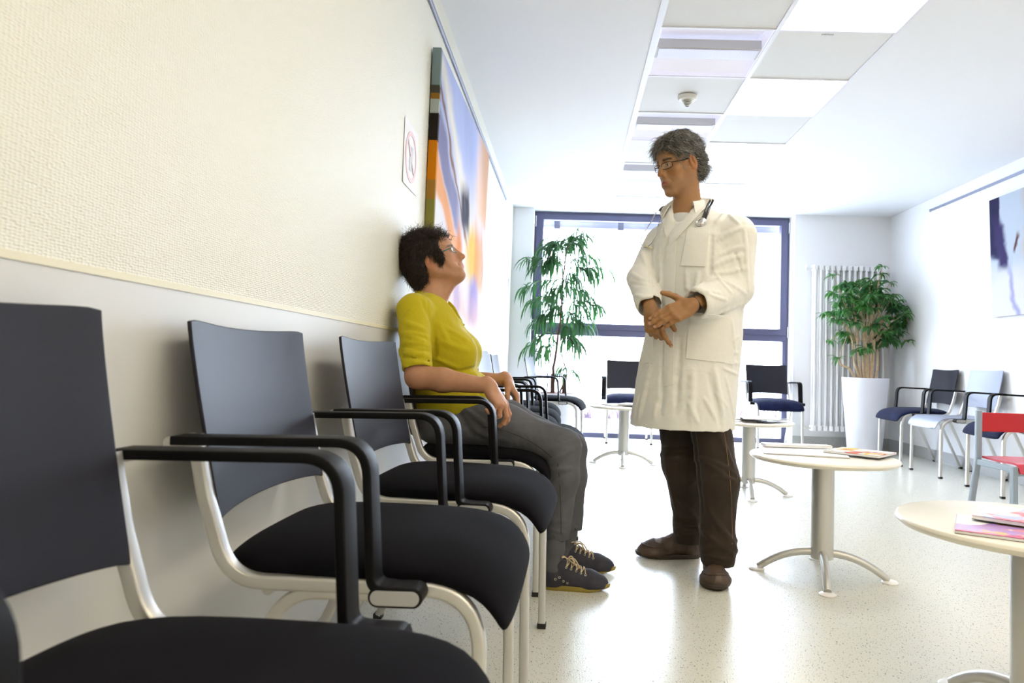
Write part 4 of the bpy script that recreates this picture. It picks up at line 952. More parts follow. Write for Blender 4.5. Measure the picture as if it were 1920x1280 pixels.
parts_d += [sL.mesh(.0018), sR.mesh(.0018)]
tor = Sdf(); tor.chain([nb+A3((0, 0, -.08)), A3((1.235, 3.0, 1.25)), A3((1.22, 3.0, .95))], [.09, .11, .12], .03); tor.chain([nb+A3((0, 0, -.10)), shL, elL], [.05, .05, .04]); tor.chain([nb+A3((0, 0, -.10)), shR, elR], [.05, .05, .04])
for a, b in ((shL, .1), ): pass
parts_d.append(tor.mesh(.012))
bd = body_obj('body', parts_d, M_skin, dp, head_colour(hf, SK_M, (.33, .10, .07), (.03, .02, .015), stubble=(.30, .17, .10)))
eyes(hf, dp); nail_objs(nL[:4]+nR[:1], bd, M_nail)
# hair
def regM(p, d): return (p[2] > .052-.0*p[0] and (p[0] < .072 or p[2] > .085)) or (p[0] < .0 and p[2] > -.062 and not (abs(p[1]) > .055 and p[0] > -.034 and p[2] < .03)) or (p[0] < .028 and p[2] > .018)
cap = Sdf(); cap.ell(hf.pt(-.016, 0, .052), (.108, .086, .095), hf.M); cap.ell(hf.pt(-.056, 0, -.004), (.066, .074, .076), hf.M, .02)
cap.ell(hf.pt(.090, 0, -.030), (.064, .12, .092), hf.M, .008, '-'); cap.ell(hf.pt(-.002, 0, -.046), (.034, .12, .050), hf.M, .01, '-'); cap.ell(hf.pt(-.03, 0, -.12), (.12, .12, .055), hf.M, .01, '-')
cap.noise(.005, 130, 4, ridge=True)
greys = [(.035, .032, .028), (.10, .095, .085), (.19, .18, .16), (.30, .29, .26), (.06, .055, .05), (.42, .41, .38)]
cm = cap.mesh(.0032); hairo = body_obj('hair', [cm], mat('hair_base', (.05, .046, .04), .6, noise=(90, (.12, .11, .10), .15)), dp); cV = cm[0]
vec = lambda *a: np.stack(np.broadcast_arrays(*a), 1).astype(float)
ALL = lambda q: (q[:, 0] < .085)
NE = lambda q: ~((np.abs(q[:, 1]) > .055) & (q[:, 0] > -.034) & (q[:, 2] < .040))
nr = lambda r, q, a: r.normal(size=len(q))*a
locks('hair_strand', hf, hairo, cap, cV, greys, 6500, lambda q: NE(q), lambda q, r: vec(np.where(q[:, 0] < .045, -.9, -.25)+nr(r, q, .22), .55*np.sign(q[:, 1])+nr(r, q, .30), -.30+nr(r, q, .2)), .046, .00055, .0032, 5, lift=.22, freq=.9)
locks('hair_strand', hf, hairo, cap, cV, greys, 1500, lambda q: (q[:, 0] < -.045) & (q[:, 2] < .04) & NE(q), lambda q, r: vec(-.6+nr(r, q, .3), nr(r, q, .6), -.6), .034, .0006, .0055, 6, lift=.6, freq=1.5, hug=.35)
locks('hair_strand', hf, hairo, cap, cV, greys, 1100, lambda q: (q[:, 2] > .09), lambda q, r: vec(-.5+nr(r, q, .5), .4*np.sign(q[:, 1])+nr(r, q, .5), 0*q[:, 0]), .036, .00055, .0050, 7, lift=.6, freq=1.3, hug=.6)
locks('hair_strand', hf, hairo, cap, cV, greys[:4], 420, lambda q: (q[:, 0] > .040) & (q[:, 2] > .080) & (q[:, 1] < .03), lambda q, r: vec(.9+nr(r, q, .2), -.6+nr(r, q, .4), -.15+0*q[:, 0]), .052, .0006, .0042, 8, lift=.85, fall=.16, hug=.15)
glasses(hf, dp, M_black, lab='black rectangular spectacles on the standing doctor\'s face', z0=.004)
# sideburn colour is hair; trousers
def corduroy():
    m = mat('brown_corduroy', (.016, .009, .005), .85, sheen=.10, noise=(5, (.030, .017, .009), .2)); return m
knL = un(1347, 900, Y=2.86); anL = un(1346, 1022, Y=2.87); knR = un(1279, 868, Y=3.06); anR = un(1292, 985, Y=3.15)
hpL = A3((1.252, 2.945, .86)); hpR = A3((1.155, 3.04, .86))
tr = Sdf(); tr.chain([hpL, knL, anL, anL+A3((0, 0, -.055))], [.095, .078, .067, .068], .04); tr.chain([hpR, knR, anR, anR+A3((-.0, 0, -.055))], [.10, .082, .063, .064], .04); tr.ell(A3((1.205, 2.99, .92)), (.14, .13, .10), None, .04)
_r = random.Random(4)
def pxy(x, y, Y): return un(x, y, Y=Y)
tr.creases([(1300, 850, 1378, 905, 0.008, 0.015), (1340, 890, 1382, 902, 0.0064, 0.0135), (1310, 990, 1375, 1040, 0.0096, 0.015), (1318, 1030, 1384, 1012, 0.008, 0.0135), (1325, 950, 1380, 1030, 0.0096, 0.012), (1238, 852, 1310, 862, 0.0096, 0.018), (1240, 840, 1300, 835, 0.008, -0.015), (1262, 975, 1316, 985, 0.008, 0.015), (1265, 1000, 1318, 992, 0.008, 0.015), (1268, 930, 1312, 980, 0.0096, 0.0105), (1250, 880, 1270, 960, 0.0096, 0.009), (1300, 800, 1318, 960, 0.0096, -0.012), (1345, 800, 1376, 880, 0.0096, 0.009), (1312, 858, 1382, 892, 0.007, 0.012, -5), (1320, 905, 1380, 860, 0.007, 0.01, 4), (1345, 985, 1384, 1035, 0.008, 0.012, -4), (1315, 1035, 1378, 1048, 0.006, 0.01, 3), (1244, 858, 1290, 850, 0.007, 0.012, 3), (1262, 985, 1312, 975, 0.007, 0.012, 3)])
tr.noise(.0025, 38, 12, (1, 1, .5), ridge=True)
for an in (anL, anR):
    s0 = an+A3((0, 0, -.125)); tr.add((lambda X, Y, Z, z=an[2]-.075, c=an: np.maximum(Z-z, np.sqrt((X-c[0])**2+(Y-c[1])**2)-.12)), (an[0]-.12, an[1]-.12, -.2), (an[0]+.12, an[1]+.12, an[2]-.075), .002, '-')
tro = body_obj('trousers', [tr.mesh(.0045)], corduroy(), dp); tro['label'] = 'dark brown corduroy trousers'
for a_, pts in enumerate(([(1358, 812), (1362, 840), (1366, 870), (1369, 900), (1371, 930), (1372, 960), (1373, 990), (1373, 1020)], )):
    P = tr.hit(pts, .0015); off(G().tube(list(P), .0012, 6), tro).build('side_seam', mat('seam_tan', (.20, .12, .06), .8), tro)
M_leather = mat('brown_leather', (.045, .026, .016), .45, noise=(18, (.085, .052, .032), .2), bump=(60, .0015)); M_soled = mat('brown_sole', (.035, .025, .018), .6)
for nm, heel, d, lab in (('shoe', A3((1.325, 3.01, 0)), A3((-.15, -.99, 0)), 'brown leather slip-on shoe of the doctor, pointing at the viewer'), ('shoe', A3((1.312, 3.205, 0)), A3((-1, -.04, 0)), 'brown leather slip-on shoe of the doctor, pointing left')):
    e = empty(nm, heel, 0, lab, 'shoe', 'the doctor\'s shoes'); s, f, sc = shoe(e, heel, d, .290, None, None, th=.022, w=1.24); s.noise(.0015, 90, 3); s.fold(f.pt(.175, -.05, .06), f.pt(.175, .05, .06), .006, -.004); s.fold(f.pt(.15, -.05, .07), f.pt(.155, .05, .07), .005, -.003)
    body_obj('upper', [s.mesh(.0030)], M_leather, e); sole(e, f, sc, 1.28, M_soled, .020, .008)
    P = s.snap([f.pt(.262, 0, .03)], .0); ww = [s.snap([f.pt(.205+.055*cos(a), .050*sin(a), .050)], .0012)[0] for a in np.linspace(-1.9, 1.9, 15)]
    off(G().tube(ww, .0022, 6), e).build('apron_seam', M_leather, e)
# the coat
ct = Sdf(); zs = [.600, .80, 1.00, 1.15, 1.30, 1.40, 1.465, 1.51]
cs = [(1.182, 2.985), (1.196, 2.99), (1.222, 2.99), (1.232, 2.995), (1.232, 3.0), (1.222, 3.005), (1.21, 3.01), (1.20, 3.015)]
aa = [.223, .219, .210, .205, .203, .190, .150, .09]; bb = [.185, .175, .158, .150, .148, .135, .105, .07]; ang = math.atan2(DS[1], DS[0])
ct.column(zs, cs, aa, bb, ang, .02, ex=2.25)
ct.cone(nb+A3((.0, .0, -.055)), shL+A3((-.01, 0, .004)), .070, .070, .05); ct.cone(nb+A3((0, 0, -.055)), shR+A3((.01, 0, .0)), .068, .066, .05)
ct.chain([shL, elL], [.082, .070], .03); ct.chain([elL, wrL+(elL-wrL)*.17], [.070, .066], .012)
ct.chain([shR, elR], [.076, .064], .03); ct.chain([elR, wrR+(elR-wrR)*.14], [.062, .056], .012)
# hollow hem and cuffs, open neck
ct.column([.50, .600, .80], [(1.188, 2.985)]+cs[:2], [.222]+aa[:2], [.178]+bb[:2], ang, .004, '-', off=-.020, ex=2.25)
for el, wr, r_ in ((elL, wrL, .052), (elR, wrR, .044)):
    v = nrm(wr-el); c_ = wr-v*(np.linalg.norm(wr-el)*(.15)); ct.cone(c_-v*.01, c_+v*.16, r_, r_+.004, .003, '-')
    cut = c_+v*.022
    ct.add((lambda X, Y, Z, c=cut, v=v: np.maximum(-((X-c[0])*v[0]+(Y-c[1])*v[1]+(Z-c[2])*v[2]), np.sqrt((X-c[0])**2+(Y-c[1])**2+(Z-c[2])**2)-.10)), cut-.11, cut+.11, .002, '-')
neckax = nrm(hc-nb)
ct.ell(nb+A3((0, 0, .02)), (.068, .070, .075), None, .01, '-'); vb = A3(un(1268, 420, Y=2.90)); ct.cone(nb+DF*.055, vb+DF*.03, .050, .012, .008, '-')
F_ = [(1283, 553, 1350, 548, .007, .011, -4), (1300, 548, 1342, 520, .007, .012, -4), (1336, 502, 1392, 478, .009, .015, -3), (1344, 512, 1400, 500, .007, .013, 3), (1340, 508, 1372, 548, .006, .012, 3), (1350, 524, 1400, 552, .007, .011, -3), (1312, 540, 1362, 562, .006, .010, 3),
 (1334, 440, 1330, 515, .008, -.016), (1345, 452, 1398, 425, .009, .010, -4), (1350, 478, 1402, 462, .008, .011, -3), (1342, 420, 1362, 395, .008, .010), (1396, 430, 1404, 545, .007, .010), (1320, 596, 1400, 566, .010, .010), (1290, 566, 1316, 594, .006, .007), (1376, 470, 1394, 520, .007, -.010), (1365, 400, 1388, 420, .007, .008),
 (1184, 512, 1218, 526, .008, .013, 3), (1184, 532, 1224, 536, .007, -.010), (1190, 552, 1224, 556, .008, .011, 3), (1218, 448, 1222, 545, .007, -.014), (1200, 470, 1217, 505, .008, .010), (1224, 545, 1240, 576, .006, -.012), (1222, 560, 1234, 580, .006, .010), (1198, 575, 1226, 572, .006, .007),
 (1218, 690, 1196, 786, .012, .010), (1226, 650, 1206, 720, .009, .007), (1340, 690, 1356, 780, .010, .011), (1328, 700, 1352, 800, .010, -.010), (1300, 690, 1296, 790, .013, .008), (1274, 630, 1268, 780, .013, -.008), (1286, 500, 1290, 580, .010, .005),
 (1352, 650, 1386, 662, .006, .006, 2), (1350, 668, 1388, 682, .006, .006, 2), (1356, 690, 1384, 702, .006, .006), (1346, 678, 1380, 668, .005, -.005), (1362, 705, 1378, 790, .007, .009), (1340, 735, 1366, 765, .007, .009), (1320, 745, 1345, 790, .008, .008), (1366, 640, 1386, 630, .006, .009), (1372, 600, 1378, 660, .007, .009),
 (1236, 470, 1240, 560, .010, .007), (1262, 480, 1258, 560, .009, .006), (1310, 510, 1300, 560, .009, .006), (1242, 640, 1240, 780, .012, -.008), (1198, 740, 1188, 785, .008, .008), (1290, 750, 1310, 795, .008, .007), (1230, 755, 1226, 785, .008, .007)]
ct.creases(F_)
ct.noise(.0030, 20, 31, (1, 1, .45)); ct.noise(.0024, 30, 37, (1, 1, .7), ridge=True)
M_coat = mat('white_cotton', (.78, .775, .73), .85, bump=(30, .002))
coat = body_obj('coat', [ct.mesh(.0034)], M_coat, dp); coat['label'] = 'knee-length white cotton coat'
def inpoly(x, y, poly):
    ins = np.zeros(x.shape, bool); n = len(poly)
    for i in range(n):
        (xa, ya_), (xb, yb_) = poly[i], poly[(i+1) % n]; c_ = ((ya_ > y) != (yb_ > y)) & (x < (xb-xa)*(y-ya_)/(yb_-ya_+1e-9)+xa); ins ^= c_
    return ins
def patch(sd, quad, name, m, parent, offs=.0035, t=.004, nu=16, nv=20, lift=None, bev=.0008):
    """cloth panel lying on a garment: quad of photo pixels (u0v0, u1v0, u1v1, u0v1) mapped onto its surface"""
    A, B, C_, D = [A3(q) for q in quad]; u, v = np.meshgrid(np.linspace(0, 1, nu), np.linspace(0, 1, nv), indexing='ij'); u_, v_ = u.ravel()[:, None], v.ravel()[:, None]
    px = (A*(1-u_)+B*u_)*(1-v_)+(D*(1-u_)+C_*u_)*v_; P = sd.hit(px, .001)
    P = smooth_grid(P.reshape(nu, nv, 3)); N = sd.grad(P.reshape(-1, 3)).reshape(nu, nv, 3); P = P+N*(offs if lift is None else lift(u, v)[..., None])
    V, f = grid_shell(P, t, N); g_ = G().add(V, f); return off(g_, parent).build(name, m, parent, smooth=60)
def smooth_grid(P, it=3):
    for _ in range(it):
        Q = P.copy(); Q[1:-1, :] = (P[:-2, :]+2*P[1:-1, :]+P[2:, :])/4; P = Q.copy(); P[:, 1:-1] = (Q[:, :-2]+2*Q[:, 1:-1]+Q[:, 2:])/4
    return P
patch(ct, [(1290, 430), (1330, 424), (1322, 500), (1278, 498)], 'chest_pocket', M_coat, coat, .0055)
patch(ct, [(1294, 588), (1368, 590), (1376, 682), (1287, 672)], 'side_pocket', M_coat, coat, .0045)
patch(ct, [(1250, 462), (1268, 452), (1262, 720), (1246, 725)], 'front_placket', M_coat, coat, .0040, nv=40, nu=6)
patch(ct, [(1209, 640), (1226, 630), (1224, 682), (1204, 680)], 'side_pocket', M_coat, coat, .0045, nu=6)
# lapels and collar
fl = lambda a, b: (lambda u, v: a+(b-a)*np.sin(pi*np.clip(u, 0, 1)*.5)*(1-v*.8))
patch(ct, [(1314, 372), (1336, 378), (1257, 462), (1254, 450)], 'lapel', M_coat, coat, lift=fl(.004, .012), nu=10, nv=26)
patch(ct, [(1268, 372), (1240, 396), (1250, 446), (1266, 424)], 'lapel', M_coat, coat, lift=fl(.004, .010), nu=10, nv=20)
# collar: a folded band round the neck
col = []
for i, t in enumerate(np.linspace(-2.35, 2.35, 40)):
    d = -DF*cos(t)+DS*sin(t); bk = .5+.5*cos(t); r1 = .064; c0 = nb+A3((0, 0, .004+.040*bk))+DF*(.012)
    r2 = .100+.012*abs(sin(t)); col.append([c0+d*(r1+.002)+A3((0, 0, -.012)), c0+d*(r1+.006)+A3((0, 0, .006)), c0+d*(r1+.014)+A3((0, 0, .004)), c0+d*(r1+.026)+A3((0, 0, -.014)), c0+d*r2+A3((0, 0, -.040-.012*(1-bk)))])
col = np.array(col); V, f = grid_shell(col, .0035); off(G().add(V, f), coat).build('collar', M_coat, coat, smooth=60)
# undershirt
us = Sdf(); us.ell(nb+A3((0, 0, -.095))+DF*.012, (.088, .085, .10), None); us.ell(nb+A3((.0, 0, .015))+DF*(-.0), (.07, .07, .052), None, .01, '-')
body_obj('undershirt', [us.mesh(.003)], mat('grey_white_jersey', (.62, .62, .62), .9), dp)
# wrist watch
q = G(); v = nrm(elL-wrL); f2 = frame(wrL+v*.012, v, (0, 0, 1)); a = np.linspace(0, 2*pi, 33)
q.sweep(np.array([f2.pt(0, .0305*cos(b), .029*sin(b)) for b in a]), rrect(.003, .016, .001), f2.M[:, 0]); wt = empty('wrist_watch', dp.location, 0, 'dark steel wrist watch at the doctor\'s left cuff', 'watch'); off(q, wt).build('strap', mat('dark_steel', (.08, .08, .08), .3, .9), wt)
q = G(); q.tube([f2.pt(0, .02, -.026), f2.pt(0, .023, -.032)], [.014, .013], 20); off(q, wt).build('case', MATS['dark_steel'], wt)
# stethoscope
st = empty('stethoscope', dp.location, 0, 'grey and black stethoscope hanging round the doctor\'s neck over the coat', 'stethoscope'); M_tube = mat('stethoscope_tube', (.03, .03, .032), .25); M_chrome = mat('chrome', (.60, .60, .60), .22, .9)
def path_on(px, o_): return ct.hit(px, o_)
for dx in (0, 5.5):
    P = list(path_on([(1332+dx, 375), (1330+dx, 379), (1326+dx, 386), (1322+dx, 398), (1317+dx, 410)], .010)); B_ = [nb+A3((.035, .075, .062)), nb+A3((.085, .03, .050)), ]
    P = [nb-DF*.10+A3((0, 0, .045))]+[nb-DF*.075+DS*.06+A3((0, 0, .045))]+P; off(G().tube(fillet(P, [.03]*(len(P)-2), 4), .0048, 10), st).build('tube', M_tube, st)
cp = path_on([(1315, 417)], .006)[0]; nn = ct.grad(cp[None])[0]; q = G(); fr_ = frame(cp, nn, (0, 0, 1)); a = np.linspace(0, 2*pi, 32, endpoint=False)
q.loft([np.array([fr_.pt(x, r_*cos(b), r_*sin(b)) for b in a]) for x, r_ in ((-.003, .018), (0, .0215), (.005, .0215), (.007, .0185), (.006, .0165), (.009, .013), (.011, .007), (.013, .006), (.013, .0005))]); off(q, st).build('chest_piece', M_chrome, st)
P = [nb-DF*.10+A3((0, 0, .045)), nb-DF*.07-DS*.06+A3((0, 0, .04))]+list(path_on([(1240, 388), (1236, 396)], .010)); off(G().tube(fillet(P, [.03]*(len(P)-2), 4), .0048, 10), st).build('tube', M_tube, st)
P = path_on([(1238, 408), (1234, 425), (1230, 440), (1222, 456), (1214, 462), (1208, 464)], .010); off(G().tube(fillet(list(P), [.02]*4, 4), .0024, 8), st).build('binaural', M_chrome, st)
P = path_on([(1230, 398), (1222, 414), (1214, 426), (1205, 440), (1200, 454), (1206, 463)], .010); off(G().tube(fillet(list(P), [.02]*4, 4), .0024, 8), st).build('binaural', M_chrome, st)
for px in ((1209, 461), (1216, 464)): P = path_on([px, (px[0]+6, px[1]+1)], .010); off(G().tube(P, [.004, .0055], 10), st).build('ear_tip', mat('ear_tip_cream', (.70, .66, .45), .5), st)

# ------------------------------------------------------------------ the seated woman
wp = empty('person', (.22, 2.83, 0), 0, 'seated woman in a mustard yellow top and grey jeans, leaning back and looking up', 'person')
hc = un(813, 489, Y=2.805)+A3((.0, .025, 0)); th_ = R(25); wf = frame(hc, (cos(th_), .03, sin(th_)), (-sin(th_), 0, cos(th_)))
nb = un(806, 566, Y=2.83)
ws = head_sdf(wf, False, neck_to=nb, neck_r=(.050, .054)); ws.cone(nb, nb+A3((0, 0, -.08)), .06, .10, .04); ws.cone(wf.pt(.045, 0, -.095), nb+A3((.035, 0, .02)), .022, .035, .03)
parts_w = [ws.mesh(.0018)]
shN = un(776, 580, Y=2.665); elN = un(783, 706, Y=2.575); wrN = un(918, 724, Y=2.555)
shF = A3((.11, 2.99, 1.07)); elF = un(845, 710, Y=3.08); wrF = un(950, 712, Y=3.045)
aN = Sdf(); aN.chain([shN, elN], [.045, .044], .02); aN.chain([elN, elN+(wrN-elN)*.35, wrN], [.044, .043, .0265], .02)
hn = frame(wrN, nrm(un(953, 778, Y=2.535)-wrN), nrm(A3((.86, -.38, .35))))
nN = hand(aN, hn, 1, ((18, 34, 20), (22, 44, 26), (40, 62, 36), (52, 70, 40)), spread=(5, 1, -4, -9), thumb=((.6, .5, -.7), (.75, .2, -.7)), sc=.93)
aF = Sdf(); aF.chain([shF, elF, wrF], [.045, .042, .0255], .02); hfF = frame(wrF, nrm(un(971, 748, Y=3.03)-wrF), nrm(A3((.7, .2, .7))))
nF = hand(aF, hfF, -1, ((20, 40, 25), (22, 44, 26), (28, 48, 26), (34, 50, 30)), thumb=((.7, .5, -.5), (.9, .1, -.4)), sc=.93)
parts_w += [aN.mesh(.0019), aF.mesh(.0024)]
tor = Sdf(); tor.chain([nb+A3((0, 0, -.08)), A3((.17, 2.83, .85)), A3((.21, 2.83, .66))], [.07, .09, .10], .03); parts_w.append(tor.mesh(.012))
bw_ = body_obj('body', parts_w, M_skin, wp, head_colour(wf, SK_W, (.52, .16, .13), (.06, .03, .02), lipz=-.0595))
eyes(wf, wp, .94, down=-.2); nail_objs(nN[1:], bw_, M_nail)
cap = Sdf(); cap.ell(wf.pt(-.028, 0, .050), (.110, .088, .094), wf.M); cap.ell(wf.pt(-.064, 0, -.012), (.062, .072, .080), wf.M, .02); cap.ell(wf.pt(-.070, 0, -.060), (.032, .052, .040), wf.M, .02)
cap.ell(wf.pt(.084, 0, -.034), (.060, .12, .094), wf.M, .008, '-'); cap.ell(wf.pt(-.002, 0, -.066), (.044, .12, .054), wf.M, .01, '-')
for y in (-1, 1): cap.ell(wf.pt(.026, .068*y, .006), (.020, .012, .034), wf.M, .010)
cap.noise(.0055, 140, 5, ridge=True)
cm = cap.mesh(.0032); hw = body_obj('hair', [cm], mat('dark_brown_hair', (.010, .006, .005), .5, noise=(80, (.024, .014, .010), .15)), wp); cV = cm[0]
browns = [(.008, .005, .004), (.016, .009, .007), (.030, .016, .011), (.012, .007, .006), (.055, .030, .020)]
NEW = lambda q: ~((np.abs(q[:, 1]) > .050) & (q[:, 0] > -.036) & (q[:, 0] < .008) & (q[:, 2] < .022)) & ~((q[:, 2] < -.05) & (q[:, 0] > -.06))
locks('hair_strand', wf, hw, cap, cV, browns, 7000, NEW, lambda q, r: vec(-.5+nr(r, q, .4), .4*np.sign(q[:, 1])+nr(r, q, .4), -.5+nr(r, q, .35)), .034, .0005, .0030, 15, lift=.25, freq=1.1)
locks('hair_strand', wf, hw, cap, cV, browns[1:], 1500, lambda q: (q[:, 2] > .085) | ((q[:, 0] > .035) & (q[:, 2] > .065)), lambda q, r: vec(.1+nr(r, q, .8), nr(r, q, .8), 0*q[:, 0]), .040, .00045, .0070, 16, lift=1.1, fall=.02, freq=1.4, hug=.3)
locks('hair_strand', wf, hw, cap, cV, browns, 1200, lambda q: (q[:, 0] < -.04) & (q[:, 2] < -.01), lambda q, r: vec(.1+nr(r, q, .2), nr(r, q, .3), -1+0*q[:, 0]), .030, .0006, .003, 17, lift=.10, hug=.9)
locks('hair_strand', wf, hw, cap, cV, browns, 420, lambda q: (q[:, 0] > .012) & (np.abs(q[:, 1]) > .055) & (q[:, 2] < .03), lambda q, r: vec(.3, nr(r, q, .3), -.8), .022, .0006, .004, 18, lift=.2, freq=1.4)
M_teal = mat('teal_frame', (.01, .16, .20), .3); glasses(wf, wp, M_teal, .94, .024, .011, 'slim teal spectacles on the seated woman\'s face', .0013, z0=.008, x0=.098)
# necklace
P = [A3(nb)+A3((.062*cos(t)+.006, .060*sin(t), .022-.030*cos(t))) for t in np.linspace(0, 2*pi, 41)]
nk = empty('necklace', wp.location, 0, 'fine dark bead necklace round the seated woman\'s neck', 'necklace'); off(G().tube(ws.snap(P, .0015), .0018, 6), nk).build('beads', mat('dark_beads', (.06, .03, .04), .3), nk)
# mustard top
sh = Sdf()
hip = A3((.215, 2.83, .62))
sh.cone(A3((.125, 2.83, 1.02)), A3((.175, 2.83, .84)), .112, .118, .05); sh.cone(A3((.175, 2.83, .84)), A3((.225, 2.83, .64)), .118, .135, .05)
sh.ell(A3((.140, 2.83, .955)), (.112, .165, .125), None, .05); sh.ell(A3((.215, 2.83, .68)), (.150, .175, .095), None, .05); sh.ell(A3((.265, 2.83, .735)), (.125, .14, .085), None, .04)
for y in (2.76, 2.90): sh.ell(A3((.245, y, .885)), (.088, .075, .085), None, .05)
sh.cone(nb+A3((-.005, 0, -.045)), shN+A3((.0, .02, -.004)), .062, .060, .05); sh.cone(nb+A3((-.005, 0, -.045)), shF+A3((0, -.02, -.004)), .062, .060, .05)
eN = elN+(shN-elN)*.13; eF = elF+(shF-elF)*.13
sh.chain([shN, eN], [.062, .056], .03); sh.chain([shF, eF], [.062, .056], .03)
for e_, s_ in ((elN, shN), (elF, shF)):
    v = nrm(e_-s_); c_ = e_+(s_-e_)*.10; sh.add((lambda X, Y, Z, c=c_, v=v: np.maximum(-((X-c[0])*v[0]+(Y-c[1])*v[1]+(Z-c[2])*v[2]), np.sqrt((X-c[0])**2+(Y-c[1])**2+(Z-c[2])**2)-.075)), c_-.08, c_+.08, .004, '-'); sh.cone(c_-v*.02, c_+v*.05, .048, .05, .003, '-')
sh.cone(nb+A3((-.035, 0, -.015)), nb+A3((-.012, 0, .000)), .05, .045, .03); sh.cone(nb+A3((.004, 0, .034)), nb+A3((.100, 0, -.030)), .062, .048, .006, '-')
v = nrm(elN-shN)
for i, t in enumerate((.50, .60, .68, .75, .82, .88, .94)):       # pushed-up sleeve rings
    c_ = shN+(elN-shN)*t; a_ = A3((.055, -.045, .012-.01*(i % 2))); b_ = A3((-.05, -.04, -.010+.008*(i % 3))); sh.fold(c_+a_, c_+A3((0, -.062, -.004)), .0055, .0055); sh.fold(c_+A3((0, -.062, -.004)), c_+b_, .0055, .0055)
WY = 2.66
sh.creases([(752, 640, 812, 652, .006, .007, -3), (752, 652, 812, 662, .005, -.006, -3), (754, 661, 812, 671, .005, .007, -3), (756, 670, 813, 679, .005, -.006, -3), (757, 679, 813, 687, .005, .007, -3), (758, 688, 812, 695, .004, -.005, -3), (748, 625, 808, 634, .007, .006, -4), (800, 560, 815, 640, .006, -.008), (830, 610, 880, 640, .009, .004), (815, 672, 860, 690, .007, .006), (812, 600, 815, 670, .009, -.010), (750, 600, 800, 620, .010, .006), (745, 620, 805, 645, .009, .006), (790, 560, 812, 610, .010, -.006), (825, 640, 880, 660, .012, .004), (820, 600, 840, 640, .01, .004), (860, 698, 900, 688, .008, -.010), (820, 690, 865, 700, .010, -.007),
        (815, 705, 880, 722, .010, .006), (820, 720, 890, 735, .009, -.006), (890, 700, 910, 730, .010, .005), (760, 590, 790, 565, .01, .004), (800, 740, 850, 752, .009, .005), (740, 640, 760, 690, .01, .005), (885, 715, 905, 745, .008, -.005)])
sh.noise(.0022, 40, 8)
M_must = mat('mustard_jersey', (.50, .41, .0), .85, sheen=.15, bump=(90, .0012))
sh.add(lambda X, Y, Z: (Z-(.612+.10*np.clip(X-.12, 0, 1)))+0*Y, (-9, -9, -9), (9, 9, .66), .004, '-')
top = body_obj('top', [sh.mesh(.0038)], M_must, wp); top['label'] = 'mustard yellow jersey top with pushed-up sleeves'
P = sh.snap([nb+A3((.020+.088*cos(t), .066*sin(t), .006-.060*(cos(t)))) for t in np.linspace(0, 2*pi, 41)], .001); off(G().tube(P, .0045, 8), top).build('neckband', M_must, top)
off(G().tube(sh.snap([P[0]+A3((.004, 0, -.006)), P[0]+A3((.012, 0, -.022))], .002), [.005, .006], 8), top).build('button_tab', M_must, top)
# jeans
knN = un(1068, 838, Y=2.735); anN = un(1045, 1005, Y=2.735); knF = un(1080, 842, Y=2.93); anF = un(1072, 985, Y=2.925)
jn = Sdf(); jn.ell(A3((.20, 2.83, .605)), (.165, .175, .085), None, .04)
jn.chain([A3((.22, 2.745, .600)), A3((.45, 2.735, .603)), knN+A3((-.035, 0, .004)), ], [.088, .082, .068], .04); jn.chain([knN+A3((-.02, 0, 0)), knN+(anN-knN)*.35+A3((-.012, 0, 0)), anN], [.067, .062, .047], .03)
jn.chain([A3((.22, 2.915, .600)), A3((.45, 2.925, .605)), knF+A3((-.035, 0, .004))], [.088, .080, .068], .04); jn.chain([knF+A3((-.02, 0, 0)), knF+(anF-knF)*.35+A3((-.012, 0, 0)), anF], [.067, .060, .046], .03)
for an in (anN, anF): jn.add((lambda X, Y, Z, z=an[2]-.015, c=an: np.maximum(Z-z, np.sqrt((X-c[0])**2+(Y-c[1])**2)-.09)), (an[0]-.09, an[1]-.09, -.2), (an[0]+.09, an[1]+.09, an[2]-.015), .002, '-'); jn.cone(an+A3((0, 0, -.05)), an+A3((0, 0, .01)), .040, .040, .002, '-')
jn.creases([(850, 760, 890, 820, .012, -.008), (870, 765, 915, 800, .010, .006), (1025, 868, 1060, 850, .008, .009), (1030, 880, 1078, 878, .009, .008), (1022, 900, 1060, 885, .009, -.007), (1040, 860, 1090, 835, .009, .005), (1025, 990, 1060, 1000, .006, .006), (1024, 970, 1062, 978, .006, .005), (1030, 950, 1060, 940, .007, -.004), (860, 800, 960, 830, .012, .004), (840, 780, 930, 840, .012, -.004)])
jn.noise(.0018, 50, 18, ridge=True)
M_jean = mat('grey_denim', (.055, .057, .068), .85, noise=(7, (.115, .117, .130), .25), bump=(300, .0006))
jeans = body_obj('jeans', [jn.mesh(.0040)], M_jean, wp); jeans['label'] = 'faded grey jeans'
M_stitch = mat('dark_stitching', (.025, .025, .027), .8)
P = jn.hit([(905, 800), (925, 803), (950, 808), (975, 818), (1000, 830), (1018, 843), (1035, 858)], .002); off(G().tube(list(P), .0013, 6), jeans).build('side_seam', M_stitch, jeans)
P = jn.hit([(1046, 868), (1048, 890), (1050, 915), (1051, 940), (1052, 970), (1052, 1000)], .0025); off(G().tube(list(P), .0013, 6), jeans).build('side_seam', M_stitch, jeans)
M_sock = mat('grey_sock', (.09, .09, .10), .95, bump=(500, .001))
tN = A3((.875, 2.70, 0)); tF = A3((.912, 2.93, 0)); M_sneak = mat('navy_suede', (.020, .020, .034), .75, noise=(30, (.035, .035, .05), .2)); M_ysole = mat('mustard_rubber', (.27, .20, .03), .5, bump=(150, .001)); M_lace = mat('cream_lace', (.56, .44, .27), .8)
